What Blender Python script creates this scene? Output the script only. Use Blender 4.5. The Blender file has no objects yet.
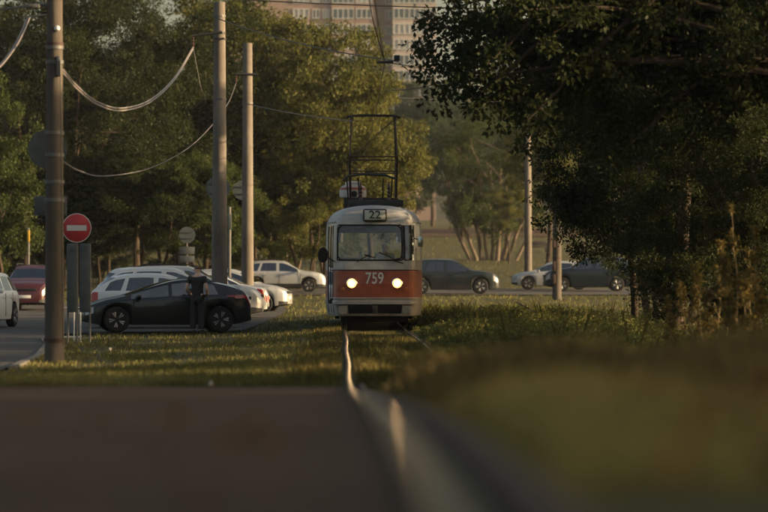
import bpy, bmesh, math, random
import numpy as np
from mathutils import Vector, Matrix

random.seed(7)
RNG = np.random.default_rng(11)
SC = bpy.context.scene
COL = SC.collection
R = math.radians

# ------------------------------------------------------------------ camera
F = 2880.0            # focal length in pixels of a 768 px wide frame
CAMZ, HOR = 1.40, 275.0
cam = bpy.data.cameras.new('camera')
cam.sensor_width = 36.0
cam.lens = 135.0
cam.clip_start, cam.clip_end = 0.1, 9000
cam.dof.use_dof = True
cam.dof.focus_distance = 73.0
cam.dof.aperture_fstop = 1.75
cam.dof.aperture_blades = 0
co = bpy.data.objects.new('camera', cam)
co.location = (0, 0, CAMZ)
co.rotation_euler = (math.pi/2 + math.atan((HOR-256)/F), 0, 0)
COL.objects.link(co)
SC.camera = co

# ------------------------------------------------------------------ sky, sun, exposure
TO_SUN = Vector((0.95, -0.14, 0.0)).normalized()
ELEV = 13.0
world = bpy.data.worlds.new('World')
SC.world = world
world.use_nodes = True
wn, wl = world.node_tree.nodes, world.node_tree.links
sky = wn.new('ShaderNodeTexSky')
sky.sky_type = 'NISHITA'
sky.sun_disc = False
sky.sun_elevation = R(ELEV)
sky.sun_rotation = math.atan2(TO_SUN.x, TO_SUN.y)
sky.air_density = 1.0
sky.dust_density = 5.0
sky.ozone_density = 0.3
bg = wn['Background']
wl.new(sky.outputs[0], bg.inputs[0])
bg.inputs[1].default_value = 0.10
sd = bpy.data.lights.new('sun', 'SUN')
sd.energy = 5.0
sd.angle = R(0.6)
sd.color = (1.0, 0.74, 0.46)
so = bpy.data.objects.new('sun', sd)
v = Vector((TO_SUN.x*math.cos(R(ELEV)), TO_SUN.y*math.cos(R(ELEV)), math.sin(R(ELEV))))
so.rotation_euler = v.to_track_quat('Z', 'Y').to_euler()
so.location = v*100
COL.objects.link(so)
SC.view_settings.view_transform = 'Standard'
SC.view_settings.look = 'None'
SC.view_settings.exposure = 1.0
SC.view_settings.gamma = 1.0
SC.view_settings.use_white_balance = True      # late-afternoon setting of the camera
SC.view_settings.white_balance_temperature = 6900
SC.view_settings.white_balance_tint = 6
SC.view_settings.use_curve_mapping = False
SC.cycles.use_denoising = True
SC.cycles.use_adaptive_sampling = True
SC.cycles.adaptive_threshold = .03
SC.cycles.max_bounces = 5
SC.cycles.diffuse_bounces = 2
SC.cycles.glossy_bounces = 3
SC.cycles.transmission_bounces = 3
SC.cycles.transparent_max_bounces = 16
SC.cycles.volume_bounces = 0
SC.cycles.caustics_reflective = False
SC.cycles.caustics_refractive = False

# ------------------------------------------------------------------ helpers
def tag(o, label=None, cat=None, group=None, kind=None):
    if label: o['label'] = label
    if cat: o['category'] = cat
    if group: o['group'] = group
    if kind: o['kind'] = kind
    return o

def empty(name, loc=(0, 0, 0), rz=0.0):
    o = bpy.data.objects.new(name, None)
    o.empty_display_size = 0.2
    o.location = loc
    o.rotation_euler = (0, 0, rz)
    COL.objects.link(o)
    return o

def link(name, me, parent=None):
    o = bpy.data.objects.new(name, me)
    COL.objects.link(o)
    if parent is not None: o.parent = parent
    return o

def copy_tree(o, parent=None):
    c = o.copy()
    COL.objects.link(c)
    c.parent = parent
    for ch in o.children: copy_tree(ch, c)
    return c

PROF_Y = [-40, 0, 3.7, 6, 10.4, 16, 22, 28.8, 40, 51, 72, 110, 137, 160, 200, 215, 250, 300, 450, 700, 6000]
PROF_Z = [1.12, 1.12, 1.09, 1.04, .90, .69, .46, .24, .10, .04, 0, .16, .42, .75, 1.95, 2.5, 4.0, 6.0, 10, 12, 14]
def gz(x, y):
    x = np.asarray(x, float); y = np.asarray(y, float)
    z = np.interp(y, PROF_Y, PROF_Z)
    z2 = np.interp(y-2.5, PROF_Y, PROF_Z); z3 = np.interp(y+2.5, PROF_Y, PROF_Z)
    z = (z*2+z2+z3)/4
    left = np.clip((-x-3)/6, 0, 1)*np.clip((y-60)/60, 0, 1)*np.clip((330-y)/100, 0, 1)
    dip = np.clip((-x-1.6)/2.6, 0, 1)*np.clip((y-30)/14, 0, 1)*np.clip((135-y)/18, 0, 1)
    return z*(1-.25*left)-.13*dip
def gzf(x, y): return float(gz(x, y))
def at(px, py, Y):
    return Vector(((px-384)/F*Y, Y, CAMZ+(HOR-py)/F*Y))
def xg(px, Y):
    x = (px-384)/F*Y
    return Vector((x, Y, gzf(x, Y)))

class MB:
    def __init__(self): self.v = []; self.f = []; self.m = []
    def add(self, vs, fs, mi=0):
        n = len(self.v)
        self.v += [tuple(p) for p in vs]
        self.f += [tuple(i+n for i in f) for f in fs]
        self.m += [mi]*len(fs)
        return self
    def box(self, c, s, rz=0, bev=0.0, mi=0, rx=0, ry=0):
        x, y, z = s[0]/2, s[1]/2, s[2]/2
        M = Matrix.Translation(c) @ Matrix.Rotation(rz, 4, 'Z') @ Matrix.Rotation(ry, 4, 'Y') @ Matrix.Rotation(rx, 4, 'X')
        if bev <= 0:
            vs = [(-x,-y,-z),(x,-y,-z),(x,y,-z),(-x,y,-z),(-x,-y,z),(x,-y,z),(x,y,z),(-x,y,z)]
            fs = [(0,3,2,1),(4,5,6,7),(0,1,5,4),(1,2,6,5),(2,3,7,6),(3,0,4,7)]
            return self.add([M @ Vector(p) for p in vs], fs, mi)
        bm = bmesh.new()
        bmesh.ops.create_cube(bm, size=1)
        for q in bm.verts: q.co = Vector((q.co.x*s[0], q.co.y*s[1], q.co.z*s[2]))
        bmesh.ops.bevel(bm, geom=bm.edges[:], offset=bev, segments=2, affect='EDGES', profile=.5)
        bm.verts.ensure_lookup_table()
        vs = [M @ q.co for q in bm.verts]
        fs = [[q.index for q in f.verts] for f in bm.faces]
        bm.free()
        return self.add(vs, fs, mi)
    def tube(self, pts, rad, n=8, cap=True, mi=0):
        pts = [Vector(p) for p in pts]
        k = len(pts)
        rad = list(rad) if hasattr(rad, '__len__') else [rad]*k
        ref = None
        vs = []; fs = []
        for i, p in enumerate(pts):
            d = (pts[min(i+1, k-1)]-pts[max(i-1, 0)]).normalized()
            if ref is None:
                ref = Vector((1, 0, 0)) if abs(d.x) < .8 else Vector((0, 1, 0))
            a = (ref-d*ref.dot(d)).normalized(); ref = a
            b = d.cross(a)
            for j in range(n):
                t = 2*math.pi*j/n
                vs.append(p+(a*math.cos(t)+b*math.sin(t))*rad[i])
        for i in range(k-1):
            for j in range(n):
                j2 = (j+1) % n
                fs.append((i*n+j, i*n+j2, (i+1)*n+j2, (i+1)*n+j))
        if cap:
            fs.append(tuple(reversed(range(n)))); fs.append(tuple((k-1)*n+j for j in range(n)))
        return self.add(vs, fs, mi)
    def lathe(self, prof, axis='Z', c=(0, 0, 0), n=20, mi=0):
        """prof: (radius, height) pairs"""
        vs = []; fs = []
        k = len(prof)
        for r, h in prof:
            for j in range(n):
                t = 2*math.pi*j/n
                q = (r*math.cos(t), r*math.sin(t), h)
                if axis == 'Y': q = (q[0], q[2], q[1])
                if axis == 'X': q = (q[2], q[0], q[1])
                vs.append((q[0]+c[0], q[1]+c[1], q[2]+c[2]))
        for i in range(k-1):
            for j in range(n):
                j2 = (j+1) % n
                fs.append((i*n+j, i*n+j2, (i+1)*n+j2, (i+1)*n+j))
        fs.append(tuple(range(n))); fs.append(tuple((k-1)*n+j for j in range(n)))
        return self.add(vs, fs, mi)
    def mesh(self, name, mats, smooth=True, angle=40):
        me = bpy.data.meshes.new(name)
        me.from_pydata(self.v, [], self.f)
        if not isinstance(mats, (list, tuple)): mats = [mats]
        for m in mats: me.materials.append(m)
        if len(mats) > 1: me.polygons.foreach_set('material_index', self.m)
        bm = bmesh.new(); bm.from_mesh(me)
        bmesh.ops.recalc_face_normals(bm, faces=bm.faces[:])
        bm.to_mesh(me); bm.free()
        if smooth:
            me.polygons.foreach_set('use_smooth', [True]*len(me.polygons))
            me.set_sharp_from_angle(angle=R(angle))
        me.update()
        return me
    def build(self, name, mats, parent=None, smooth=True, angle=40):
        return link(name, self.mesh(name, mats, smooth, angle), parent)

def np_mesh(name, verts, faces, mat, k, smooth=False, attr=None):
    """verts (n,3), faces (m,k) as arrays"""
    me = bpy.data.meshes.new(name)
    nv, nf = len(verts), len(faces)
    me.vertices.add(nv); me.vertices.foreach_set('co', np.asarray(verts, np.float32).ravel())
    me.loops.add(nf*k); me.loops.foreach_set('vertex_index', np.asarray(faces, np.int32).ravel())
    me.polygons.add(nf); me.polygons.foreach_set('loop_start', np.arange(nf, dtype=np.int32)*k)
    if smooth: me.polygons.foreach_set('use_smooth', np.ones(nf, bool))
    me.materials.append(mat)
    if attr is not None:
        a = me.attributes.new('tint', 'FLOAT', 'POINT'); a.data.foreach_set('value', np.asarray(attr, np.float32))
    me.update(calc_edges=True); me.validate()
    return me

# ------------------------------------------------------------------ materials
MATS = {}
def mat(name, col, rough=.7, metal=0.0, var=None, scale=6.0, bump=0.0, bscale=40.0, coat=0.0, emit=None, detail=6, stretch=None, spec=.5):
    if name in MATS: return MATS[name]
    m = bpy.data.materials.new(name); m.use_nodes = True
    n, l = m.node_tree.nodes, m.node_tree.links
    b = n['Principled BSDF']
    b.inputs['Base Color'].default_value = (*col, 1)
    b.inputs['Roughness'].default_value = rough
    b.inputs['Metallic'].default_value = metal
    b.inputs['Coat Weight'].default_value = coat
    b.inputs['Coat Roughness'].default_value = .06
    b.inputs['Specular IOR Level'].default_value = spec
    tc = n.new('ShaderNodeTexCoord')
    src = tc.outputs['Object']
    if stretch:
        mp = n.new('ShaderNodeMapping'); mp.inputs['Scale'].default_value = stretch
        l.new(src, mp.inputs[0]); src = mp.outputs[0]
    if var is not None:
        t = n.new('ShaderNodeTexNoise'); t.inputs['Scale'].default_value = scale; t.inputs['Detail'].default_value = detail
        t.inputs['Roughness'].default_value = .65
        l.new(src, t.inputs['Vector'])
        cr = n.new('ShaderNodeValToRGB')
        cr.color_ramp.elements[0].position = .32; cr.color_ramp.elements[1].position = .68
        cr.color_ramp.elements[0].color = (*var, 1); cr.color_ramp.elements[1].color = (*col, 1)
        l.new(t.outputs[0], cr.inputs[0]); l.new(cr.outputs[0], b.inputs['Base Color'])
    if bump > 0:
        t2 = n.new('ShaderNodeTexNoise'); t2.inputs['Scale'].default_value = bscale; t2.inputs['Detail'].default_value = 5
        l.new(src, t2.inputs['Vector'])
        bp = n.new('ShaderNodeBump'); bp.inputs['Strength'].default_value = bump; bp.inputs['Distance'].default_value = .02
        l.new(t2.outputs[0], bp.inputs['Height']); l.new(bp.outputs[0], b.inputs['Normal'])
    if emit:
        b.inputs['Emission Color'].default_value = (*emit[0], 1)
        b.inputs['Emission Strength'].default_value = emit[1]
    MATS[name] = m
    return m

def leaf_mat(name, c0, c1, trans=.4):
    if name in MATS: return MATS[name]
    m = bpy.data.materials.new(name); m.use_nodes = True
    n, l = m.node_tree.nodes, m.node_tree.links
    out = n['Material Output']; n.remove(n['Principled BSDF'])
    at_ = n.new('ShaderNodeAttribute'); at_.attribute_name = 'tint'
    cr = n.new('ShaderNodeValToRGB')
    cr.color_ramp.elements[0].color = (*c0, 1); cr.color_ramp.elements[1].color = (*c1, 1)
    l.new(at_.outputs['Fac'], cr.inputs[0])
    d = n.new('ShaderNodeBsdfDiffuse'); t = n.new('ShaderNodeBsdfTranslucent')
    g = n.new('ShaderNodeBsdfGlossy'); g.inputs['Roughness'].default_value = .5
    g.inputs['Color'].default_value = (.5, .5, .5, 1)
    l.new(cr.outputs[0], d.inputs[0]); l.new(cr.outputs[0], t.inputs[0])
    mx = n.new('ShaderNodeMixShader'); mx.inputs[0].default_value = trans
    l.new(d.outputs[0], mx.inputs[1]); l.new(t.outputs[0], mx.inputs[2])
    m2 = n.new('ShaderNodeMixShader'); m2.inputs[0].default_value = .012
    l.new(mx.outputs[0], m2.inputs[1]); l.new(g.outputs[0], m2.inputs[2])
    l.new(m2.outputs[0], out.inputs[0])
    MATS[name] = m
    return m

def glass_mat(name, tint=(.55, .6, .6), rough=.03, base=.10):
    if name in MATS: return MATS[name]
    m = bpy.data.materials.new(name); m.use_nodes = True
    n, l = m.node_tree.nodes, m.node_tree.links
    out = n['Material Output']; n.remove(n['Principled BSDF'])
    t = n.new('ShaderNodeBsdfTransparent'); t.inputs[0].default_value = (*tint, 1)
    g = n.new('ShaderNodeBsdfGlossy'); g.inputs['Roughness'].default_value = rough
    g.inputs[0].default_value = (.95, .95, .95, 1)
    fr = n.new('ShaderNodeFresnel'); fr.inputs[0].default_value = 1.6
    ad = n.new('ShaderNodeMath'); ad.operation = 'MULTIPLY_ADD'; ad.inputs[1].default_value = 1.0; ad.inputs[2].default_value = base
    l.new(fr.outputs[0], ad.inputs[0])
    mx = n.new('ShaderNodeMixShader')
    l.new(ad.outputs[0], mx.inputs[0]); l.new(t.outputs[0], mx.inputs[1]); l.new(g.outputs[0], mx.inputs[2])
    l.new(mx.outputs[0], out.inputs[0])
    MATS[name] = m
    return m

M_SOIL = mat('soil_grass', (.070, .076, .030), .95, var=(.080, .064, .034), scale=.9, bump=.6, bscale=12, spec=.1)
M_ASPH = mat('asphalt', (.075, .067, .060), .85, var=(.050, .044, .040), scale=2.2, bump=.35, bscale=60, spec=.35)
M_ASPH2 = mat('old_asphalt', (.125, .080, .053), .98, var=(.055, .040, .030), scale=.8, bump=.5, bscale=45, spec=.06)
M_CONC = mat('pole_concrete', (.23, .20, .17), .9, var=(.115, .095, .08), scale=2.2, bump=.25, bscale=30, stretch=(1, 1, .25), spec=.2)
M_CONC2 = mat('pole_concrete_dark', (.13, .107, .09), .9, var=(.075, .062, .05), scale=3.0, bump=.3, bscale=30, stretch=(1, 1, .2), spec=.2)
M_KERB = mat('kerb_concrete', (.16, .15, .13), .9, var=(.18, .17, .15), scale=2, spec=.2)
M_RAIL = mat('rail_steel', (.40, .35, .31), .15, 1.0, var=(.17, .145, .125), scale=3)
M_RAIL2 = mat('check_rail_steel', (.15, .11, .085), .9, 0, var=(.08, .058, .045), scale=5, spec=.12)
M_GROOVE = mat('dirt_groove', (.03, .024, .019), .95, 0, spec=.04, var=(.05, .045, .04), scale=7)
M_STEEL = mat('galvanised_steel', (.17, .165, .155), .6, .4, var=(.11, .105, .10), scale=8)
M_DARK = mat('dark_iron', (.028, .027, .027), .6, .2, var=(.045, .038, .032), scale=9)
M_RUST = mat('rusty_iron', (.09, .045, .03), .7, .3, var=(.04, .028, .024), scale=12)
M_BLACK = mat('black_rubber', (.012, .012, .012), .75, spec=.3)
M_WIRE = mat('dark_wire', (.03, .028, .027), .5)
M_CABLE = mat('pale_cable', (.22, .19, .175), .5, .1)
M_CABLE2 = mat('grey_cable', (.11, .10, .095), .6)
M_CHROME = mat('bright_metal', (.62, .62, .62), .25, 1.0)
M_GLASS = glass_mat('car_glass', (.16, .18, .18))
M_TGLASS = glass_mat('tram_glass', (.74, .78, .76), base=.035)
M_BARK = mat('bark', (.075, .055, .042), .95, var=(.035, .027, .022), scale=5, bump=.8, bscale=18, stretch=(1, 1, .3), spec=.1)
M_BARK2 = mat('pale_bark', (.22, .17, .13), .95, var=(.09, .068, .052), scale=4, bump=.8, bscale=18, stretch=(1, 1, .3), spec=.1)

# ------------------------------------------------------------------ ground, roads, track
def sheet(name, ys, xl, xr, nx, off, m, kind='structure', wav=0.0):
    vs = []; fs = []
    for i, y in enumerate(ys):
        a, b = xl(y), xr(y)
        for j in range(nx+1):
            x = a+(b-a)*j/nx
            vs.append((x, y, gzf(x, y)+off))
    k = nx+1
    for i in range(len(ys)-1):
        for j in range(nx):
            fs.append((i*k+j, i*k+j+1, (i+1)*k+j+1, (i+1)*k+j))
    mb = MB().add(vs, fs)
    o = mb.build(name, m, smooth=True, angle=80)
    if kind: o['kind'] = kind
    return o

def build_ground():
    ys = np.unique(np.concatenate([np.arange(-30, 60, 1.0), np.arange(60, 340, 2.5), np.geomspace(340, 6000, 40)]))
    xs = np.unique(np.concatenate([-np.geomspace(30, 4000, 24), np.arange(-30, 30.1, 1.5), np.geomspace(30, 4000, 24)]))
    X, Y = np.meshgrid(xs, ys)
    Z = gz(X, Y)
    Z = Z + .02*np.sin(X*1.3+Y*.31)*np.sin(Y*.47-X*.6)*np.clip((Y-34)/10, 0, 1)
    V = np.stack([X, Y, Z], -1).reshape(-1, 3)
    ny, nx = len(ys), len(xs)
    idx = np.arange(ny*nx).reshape(ny, nx)
    Fq = np.stack([idx[:-1, :-1], idx[:-1, 1:], idx[1:, 1:], idx[1:, :-1]], -1).reshape(-1, 4)
    o = link('ground', np_mesh('ground', V, Fq, M_SOIL, 4, smooth=True)); o['kind'] = 'structure'

def track_x(Y): return .81-.0144*Y + .045*min(1, max(0, (16-Y)/12)) + .012*math.sin(Y*.35)*min(1, max(0, (Y-26)/10))
ROAD_R = ([30, 44, 52, 62, 66, 73.6, 74.5, 76, 82, 98, 110, 126], [-4.9, -5.75, -6.3, -7.3, -7.9, -8.1, -4.2, -3.7, -3.6, -3.5, -3.7, -4.6])
def road_r(y): return float(np.interp(y, *ROAD_R))

def build_roads():
    ys = np.concatenate([np.arange(30, 126, 1.0)])
    sheet('road', ys, lambda y: -46.0, road_r, 24, .035, M_ASPH)
    # cross street behind the tram
    ys = np.arange(136.4, 153, 1.5)
    sheet('cross_street', ys, lambda y: -9.6, lambda y: 70.0, 60, .045, M_ASPH)
    ys = np.arange(276, 322, 2.5)
    sheet('far_road', ys, lambda y: -6.0+.02*y, lambda y: 130.0, 24, .06, M_ASPH2)
    ys = np.arange(153.5, 330, 3)
    sheet('far_path', ys, lambda y: -8.6-.075*(y-153), lambda y: -5.0-.075*(y-153), 3, .05, M_ASPH2)
    # crossing slab beside the rail, rising towards the camera
    ys = np.concatenate([np.arange(-20, 28.9, .6), [28.9]])
    o = sheet('crossing_pavement', ys, lambda y: -26.0, lambda y: track_x(y)-.768, 90, .035, M_ASPH2)
    for q in o.data.vertices:
        if q.co.y > 28.85:
            q.co.y += .35*math.sin(q.co.x*1.9)+.22*math.sin(q.co.x*5.3+1)+.12*math.sin(q.co.x*11.0)-.5*max(0, q.co.x+1.0)
            q.co.z = gzf(q.co.x, q.co.y)+.012
    # kerb along the grass
    mb = MB()
    pts = [(road_r(y)+.07, y) for y in np.arange(44, 71, 1.5)]
    for (x0, y0), (x1, y1) in zip(pts[:-1], pts[1:]):
        a = math.atan2(y1-y0, x1-x0)
        L = math.hypot(x1-x0, y1-y0)
        mb.box(((x0+x1)/2, (y0+y1)/2, gzf((x0+x1)/2, (y0+y1)/2)+.0), (L-.02, .13, .13), rz=a)
    o = mb.build('kerb', M_KERB, smooth=False); o['kind'] = 'structure'

def strip(path, w, h, zoff, crown=.0010):
    """bar with a slightly crowned head swept along the track: path of (x, y) centres"""
    vs = []; fs = []
    tops = [.5, .36, .18, 0, -.18, -.36, -.5]
    n6 = 2+len(tops)
    for x, y in path:
        z = gzf(x, y)+zoff
        vs += [(x-w/2, y, z-h), (x+w/2, y, z-h)]+[(x+w*t, y, z-crown*(2*t)**2-(.006 if abs(t) == .5 else 0)) for t in tops]
    n = len(path)
    for i in range(n-1):
        for j in range(n6):
            k = (j+1) % n6
            fs.append((i*n6+j, i*n6+k, (i+1)*n6+k, (i+1)*n6+j))
    fs.append(tuple(range(n6))); fs.append(tuple((n-1)*n6+j for j in range(n6)))
    return MB().add(vs, fs)

def build_track():
    t = empty('tram_track', (0, 0, 0))
    tag(t, 'shiny steel tram rails running through grass towards the tram', 'tram track')
    ys = list(np.concatenate([np.arange(-6, 30, .5), np.arange(30, 262, 1.0)]))
    for s in (-1, 1):
        path = [(track_x(y)+s*.735, y) for y in ys]
        strip(path, .058, .12, .062).build('rail', M_RAIL, t, angle=25)
        yy = [y for y in ys if y < 30]
        c = [(track_x(y)+s*.735-s*.122, y) for y in yy]
        strip(c, .05, .10, .050).build('check_rail', M_RAIL2, t, angle=25)
        g = [(track_x(y)+s*.735-s*.072, y) for y in yy]
        strip(g, .076, .05, .020).build('rail_groove', M_GROOVE, t, angle=25)

build_ground(); build_roads(); build_track()

# ------------------------------------------------------------------ text
def text_mesh(s, name, m, size=1.0, depth=.004, sx=1.0):
    cu = bpy.data.curves.new(name, 'FONT')
    cu.body = s; cu.size = size; cu.extrude = depth; cu.align_x = 'CENTER'; cu.align_y = 'CENTER'
    cu.offset = size*.012
    tmp = bpy.data.objects.new('tmp_text', cu); COL.objects.link(tmp)
    dg = bpy.context.evaluated_depsgraph_get()
    me = bpy.data.meshes.new_from_object(tmp.evaluated_get(dg))
    bpy.data.objects.remove(tmp); bpy.data.curves.remove(cu)
    me.transform(Matrix.Diagonal((sx, 1, 1, 1)))
    me.name = name
    me.materials.clear(); me.materials.append(m)
    return me

# ------------------------------------------------------------------ tram
M_CREAM = mat('tram_cream', (.58, .54, .49), .45, var=(.33, .29, .25), scale=2.2, coat=.15)
M_RED = mat('tram_red', (.42, .10, .042), .48, var=(.25, .052, .028), scale=3.4, coat=.1)
M_SKIRT = mat('tram_skirt_grime', (.40, .36, .32), .6, var=(.20, .17, .145), scale=3.2)
M_ROOFT = mat('tram_roof_paint', (.50, .48, .45), .55, var=(.36, .34, .31), scale=2.5)
M_LAMP = mat('headlight_glow', (1, .9, .7), .3, emit=((1.0, .62, .30), 30.0))
M_LAMP2 = mat('headlight_reflector', (1, .7, .4), .3, emit=((1.0, .40, .12), 1.7))  # warm halo round the lens, put on the reflector ring as emission
M_INT = mat('tram_interior', (.16, .15, .13), .8, var=(.11, .10, .09), scale=3)
M_NUM = mat('number_paint', (.70, .66, .60), .5)
M_PLATE = mat('route_plate', (.62, .62, .52), .5)
M_INK = mat('route_ink', (.02, .04, .03), .5)
M_WHITE = mat('white_enamel', (.78, .77, .74), .35, var=(.62, .6, .57), scale=6)

def smooth01(t):
    t = max(0., min(1., t)); return t*t*(3-2*t)

def build_tram():
    Y0 = 72.0
    root = empty('tram', (track_x(Y0), Y0, gzf(0, Y0)+.068), math.atan(.0144))
    tag(root, 'red and white single-car tram number 759 on route 22 with lit headlights', 'tram')
    # --- outline of the body in plan, right half, front to rear
    L = 14.0
    fx = [0, .24, .46, .68, .74, .86, .93]
    fyv = [0, .004, .014, .03, .036, .062, .095]
    half = list(zip(fx, fyv))
    wid = lambda y: float(np.interp(y, [.16, .30, .6, 1.4, 2.2, 2.7], [.972, 1.0, 1.05, 1.165, 1.24, 1.25]))
    ysd = [.17, .30, .46, .58, .62, .78, .80, .98, 1.02, 1.20, 1.22, 1.40, 1.46, 1.9]
    y = 2.2
    wins = []
    while y < 11.6:
        ysd += [y, y+1.06]; wins.append((y, y+1.06)); y += 1.18
    ysd += [12.2, 12.9]
    for q in ysd:
        half.append((min(wid(q), wid(L-q)), q))
    half += [(1.0, 13.55), (.95, 13.82), (.80, 13.95), (.5, 14.0), (0, 14.0)]
    NH = len(half)
    zl = [.30, .36, .46, .60, .68, .75, .92, 1.10, 1.28, 1.45, 1.60, 1.70, 2.0, 2.3, 2.58, 2.66, 2.76, 2.86, 2.95, 3.03, 3.08, 3.11]
    yf = lambda z: float(np.interp(z, [.30, .46, .68, .75, 1.1, 1.45, 1.7, 2.58, 2.76, 2.86, 2.95, 3.03, 3.08, 3.11], [.13, .06, .01, 0, -.01, .02, .055, .22, .27, .33, .44, .68, .95, 1.5]))
    kw = lambda z: float(np.interp(z, [.30, .60, 2.2, 2.58, 2.66, 2.76, 2.86, 2.95, 3.03, 3.08, 3.11], [.965, 1, 1, .985, .97, .94, .885, .80, .65, .45, .15]))
    def P(s, k, iz):
        x, yy = half[k]; z = zl[iz]
        sh = yf(z)
        yo = yy + sh*(1-smooth01(yy/2.4)) - sh*(1-smooth01((L-yy)/2.4))
        return (s*x*kw(z), yo, z)
    parts = {}
    def put(part, m, s, k, iz):
        mb = parts.setdefault((part, m.name), MB())
        a, b, c, d = P(s, k, iz), P(s, k+1, iz), P(s, k+1, iz+1), P(s, k, iz+1)
        mb.add([a, b, c, d], [(0, 1, 2, 3)])
    for s in (-1, 1):
        for k in range(NH-1):
            (x0, y0), (x1, y1) = half[k], half[k+1]
            ym, xm = (y0+y1)/2, (x0+x1)/2
            for iz in range(len(zl)-1):
                zm = (zl[iz]+zl[iz+1])/2
                part, m = ('lower_body', M_SKIRT) if zm < 1.1 else ('upper_body', M_CREAM)
                if .75 < zm < 1.45: part, m = 'red_band', M_RED
                if zm > 2.66: part, m = 'roof', M_ROOFT
                if 1.70 < zm < 2.58:
                    if ym < .1:
                        if s < 0: part, m = 'windshield', M_TGLASS
                        elif xm < .68: part, m = 'windshield', M_TGLASS
                        elif xm > .74: part, m = 'corner_pane', M_TGLASS
                        else: part, m = 'window_divider', M_DARK
                    elif ym < .44 and s > 0: part, m = 'corner_pane', M_TGLASS
                    elif s > 0 and .60 < ym < 1.43: part, m = 'cab_window', M_TGLASS
                    elif any(a < ym < b for a, b in wins):
                        wi = [i for i, (a, b) in enumerate(wins) if a < ym < b][0]
                        part, m = 'side_window#%d%d' % (wi, s), M_TGLASS
                    elif ym > 13.6: part, m = 'rear_window', M_TGLASS
                if s < 0 and .60 < ym < 1.42 and .36 < zm < 2.58:
                    inpane = (.62 < ym < .78 or .80 < ym < .98 or 1.02 < ym < 1.20 or 1.22 < ym < 1.40)
                    if inpane and .60 < zm < 2.58:
                        q = 0 if ym < .79 else 1 if ym < 1 else 2 if ym < 1.21 else 3
                        part, m = 'door_pane#%d' % q, M_TGLASS
                    else: part, m = 'door', M_CREAM
                if ym < .04 and xm < .70 and .36 < zm < .60: part, m = 'coupler_recess_shade', M_BLACK  # flush apron faces coloured black in place of a recess's shade
                put(part, m, s, k, iz)
    made = {}
    for (part, mn), mb in parts.items():
        nm = part.split('#')[0]
        par = root
        if nm == 'door_pane': par = made.get('door', root)
        made[nm] = mb.build(nm, bpy.data.materials[mn], par, angle=35)
    for o in [c for c in root.children if c.name.startswith('door_pane')]: o.parent = made['door']
    # roof crown cap
    top = [P(-1, k, len(zl)-1) for k in range(NH)]; top2 = [P(1, k, len(zl)-1) for k in range(NH-1, -1, -1)]
    cap = MB(); ring = top+top2
    cap.add(ring, [tuple(range(len(ring)))])
    cap.build('roof_cap', M_ROOFT, root)
    # floor and cab interior
    mb = MB(); mb.box((0, 7.2, .62), (2.0, 12.9, .08)); mb.box((0, 2.9, 1.05), (2.2, .05, .8)); mb.build('floor', M_INT, root)
    mb = MB(); mb.box((0, .50, 1.42), (1.65, .36, .12), bev=.03); mb.box((0, .56, 1.05), (1.6, .22, .7)); mb.build('dashboard', M_DARK, root)
    mb = MB(); mb.box((.28, 1.45, 1.12), (.5, .48, .12), bev=.04); mb.box((.28, 1.72, 1.5), (.48, .12, .75), bev=.05); mb.tube([(.28, 1.45, .66), (.28, 1.45, 1.08)], .06); mb.build('driver_seat', M_DARK, root)
    for yy in (4.2, 5.6, 7.0, 8.4, 9.8, 11.2):
        for xx in (-.75, .75):
            mb = MB(); mb.box((xx, yy, 1.1), (.75, .42, .08), bev=.02); mb.box((xx, yy+.2, 1.45), (.75, .06, .65), bev=.02); mb.tube([(xx, yy, .66), (xx, yy, 1.08)], .05)
            mb.build('passenger_seat', M_RED, root)
    # rubber gasket round the windscreen and the corner pane
    iz0, iz1 = zl.index(1.70), zl.index(2.58)
    def front_pt(x, z):
        s = -1 if x < 0 else 1
        xx = abs(x); yy = float(np.interp(xx, fx, fyv))
        return Vector((x*kw(z), yy+yf(z)-.006, z))
    mb = MB()
    loop = [front_pt(x, 1.70) for x in (-.92, -.7, -.4, 0, .4, .67)]
    loop += [front_pt(.68, z) for z in (1.73, 2.1, 2.55)]
    loop += [front_pt(x, 2.58) for x in (.66, .4, 0, -.4, -.7, -.92)]
    loop += [front_pt(-.94, z) for z in (2.5, 2.1, 1.8, 1.72)] + [front_pt(-.92, 1.70)]
    mb.tube(loop, .02, 6)
    mb.build('windshield_gasket', M_BLACK, root)
    mb = MB()
    loop = [front_pt(.75, z) for z in (1.72, 2.1, 2.56)] + [front_pt(.92, 2.58), front_pt(.925, 2.1), front_pt(.92, 1.70), front_pt(.75, 1.70)]
    mb.tube(loop, .016, 6); mb.build('pane_gasket', M_BLACK, root)
    # rounded corners of the windscreen opening
    def corner(cx_, cz_, sx_, sz_, r):
        vs = [front_pt(cx_, cz_)]; n_ = 7
        for i in range(n_+1):
            a = math.pi/2*i/n_
            vs.append(front_pt(cx_-sx_*r*(1-math.cos(a)), cz_-sz_*r*(1-math.sin(a))))
        for p in vs: p.y -= .003
        m_ = MB(); m_.add(vs, [(0, i, i+1) for i in range(1, n_+1)]); m_.build('windshield_corner', M_CREAM, root)
        m_ = MB(); m_.tube([p-Vector((0, .004, 0)) for p in vs[1:]], .018, 6); m_.build('corner_gasket', M_BLACK, root)
    for a_ in ((-.935, 2.58, -1, 1), (-.935, 1.70, -1, -1), (.675, 2.58, 1, 1), (.675, 1.70, 1, -1)): corner(*a_, .15)
    # trim strips above and below the red band
    for z_ in (.752, 1.452):
        pts_ = []
        for s_, rng_ in ((-1, range(14, -1, -1)), (1, range(1, 15))):
            for k_ in rng_:
                q_ = P(s_, k_, zl.index(.75 if z_ < 1 else 1.45)); pts_.append((q_[0]*1.004, q_[1]-.006, z_))
        m_ = MB(); m_.tube(pts_, .014, 5); m_.build('trim_strip', M_DARK if z_ > 1 else M_CREAM, root)
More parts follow.
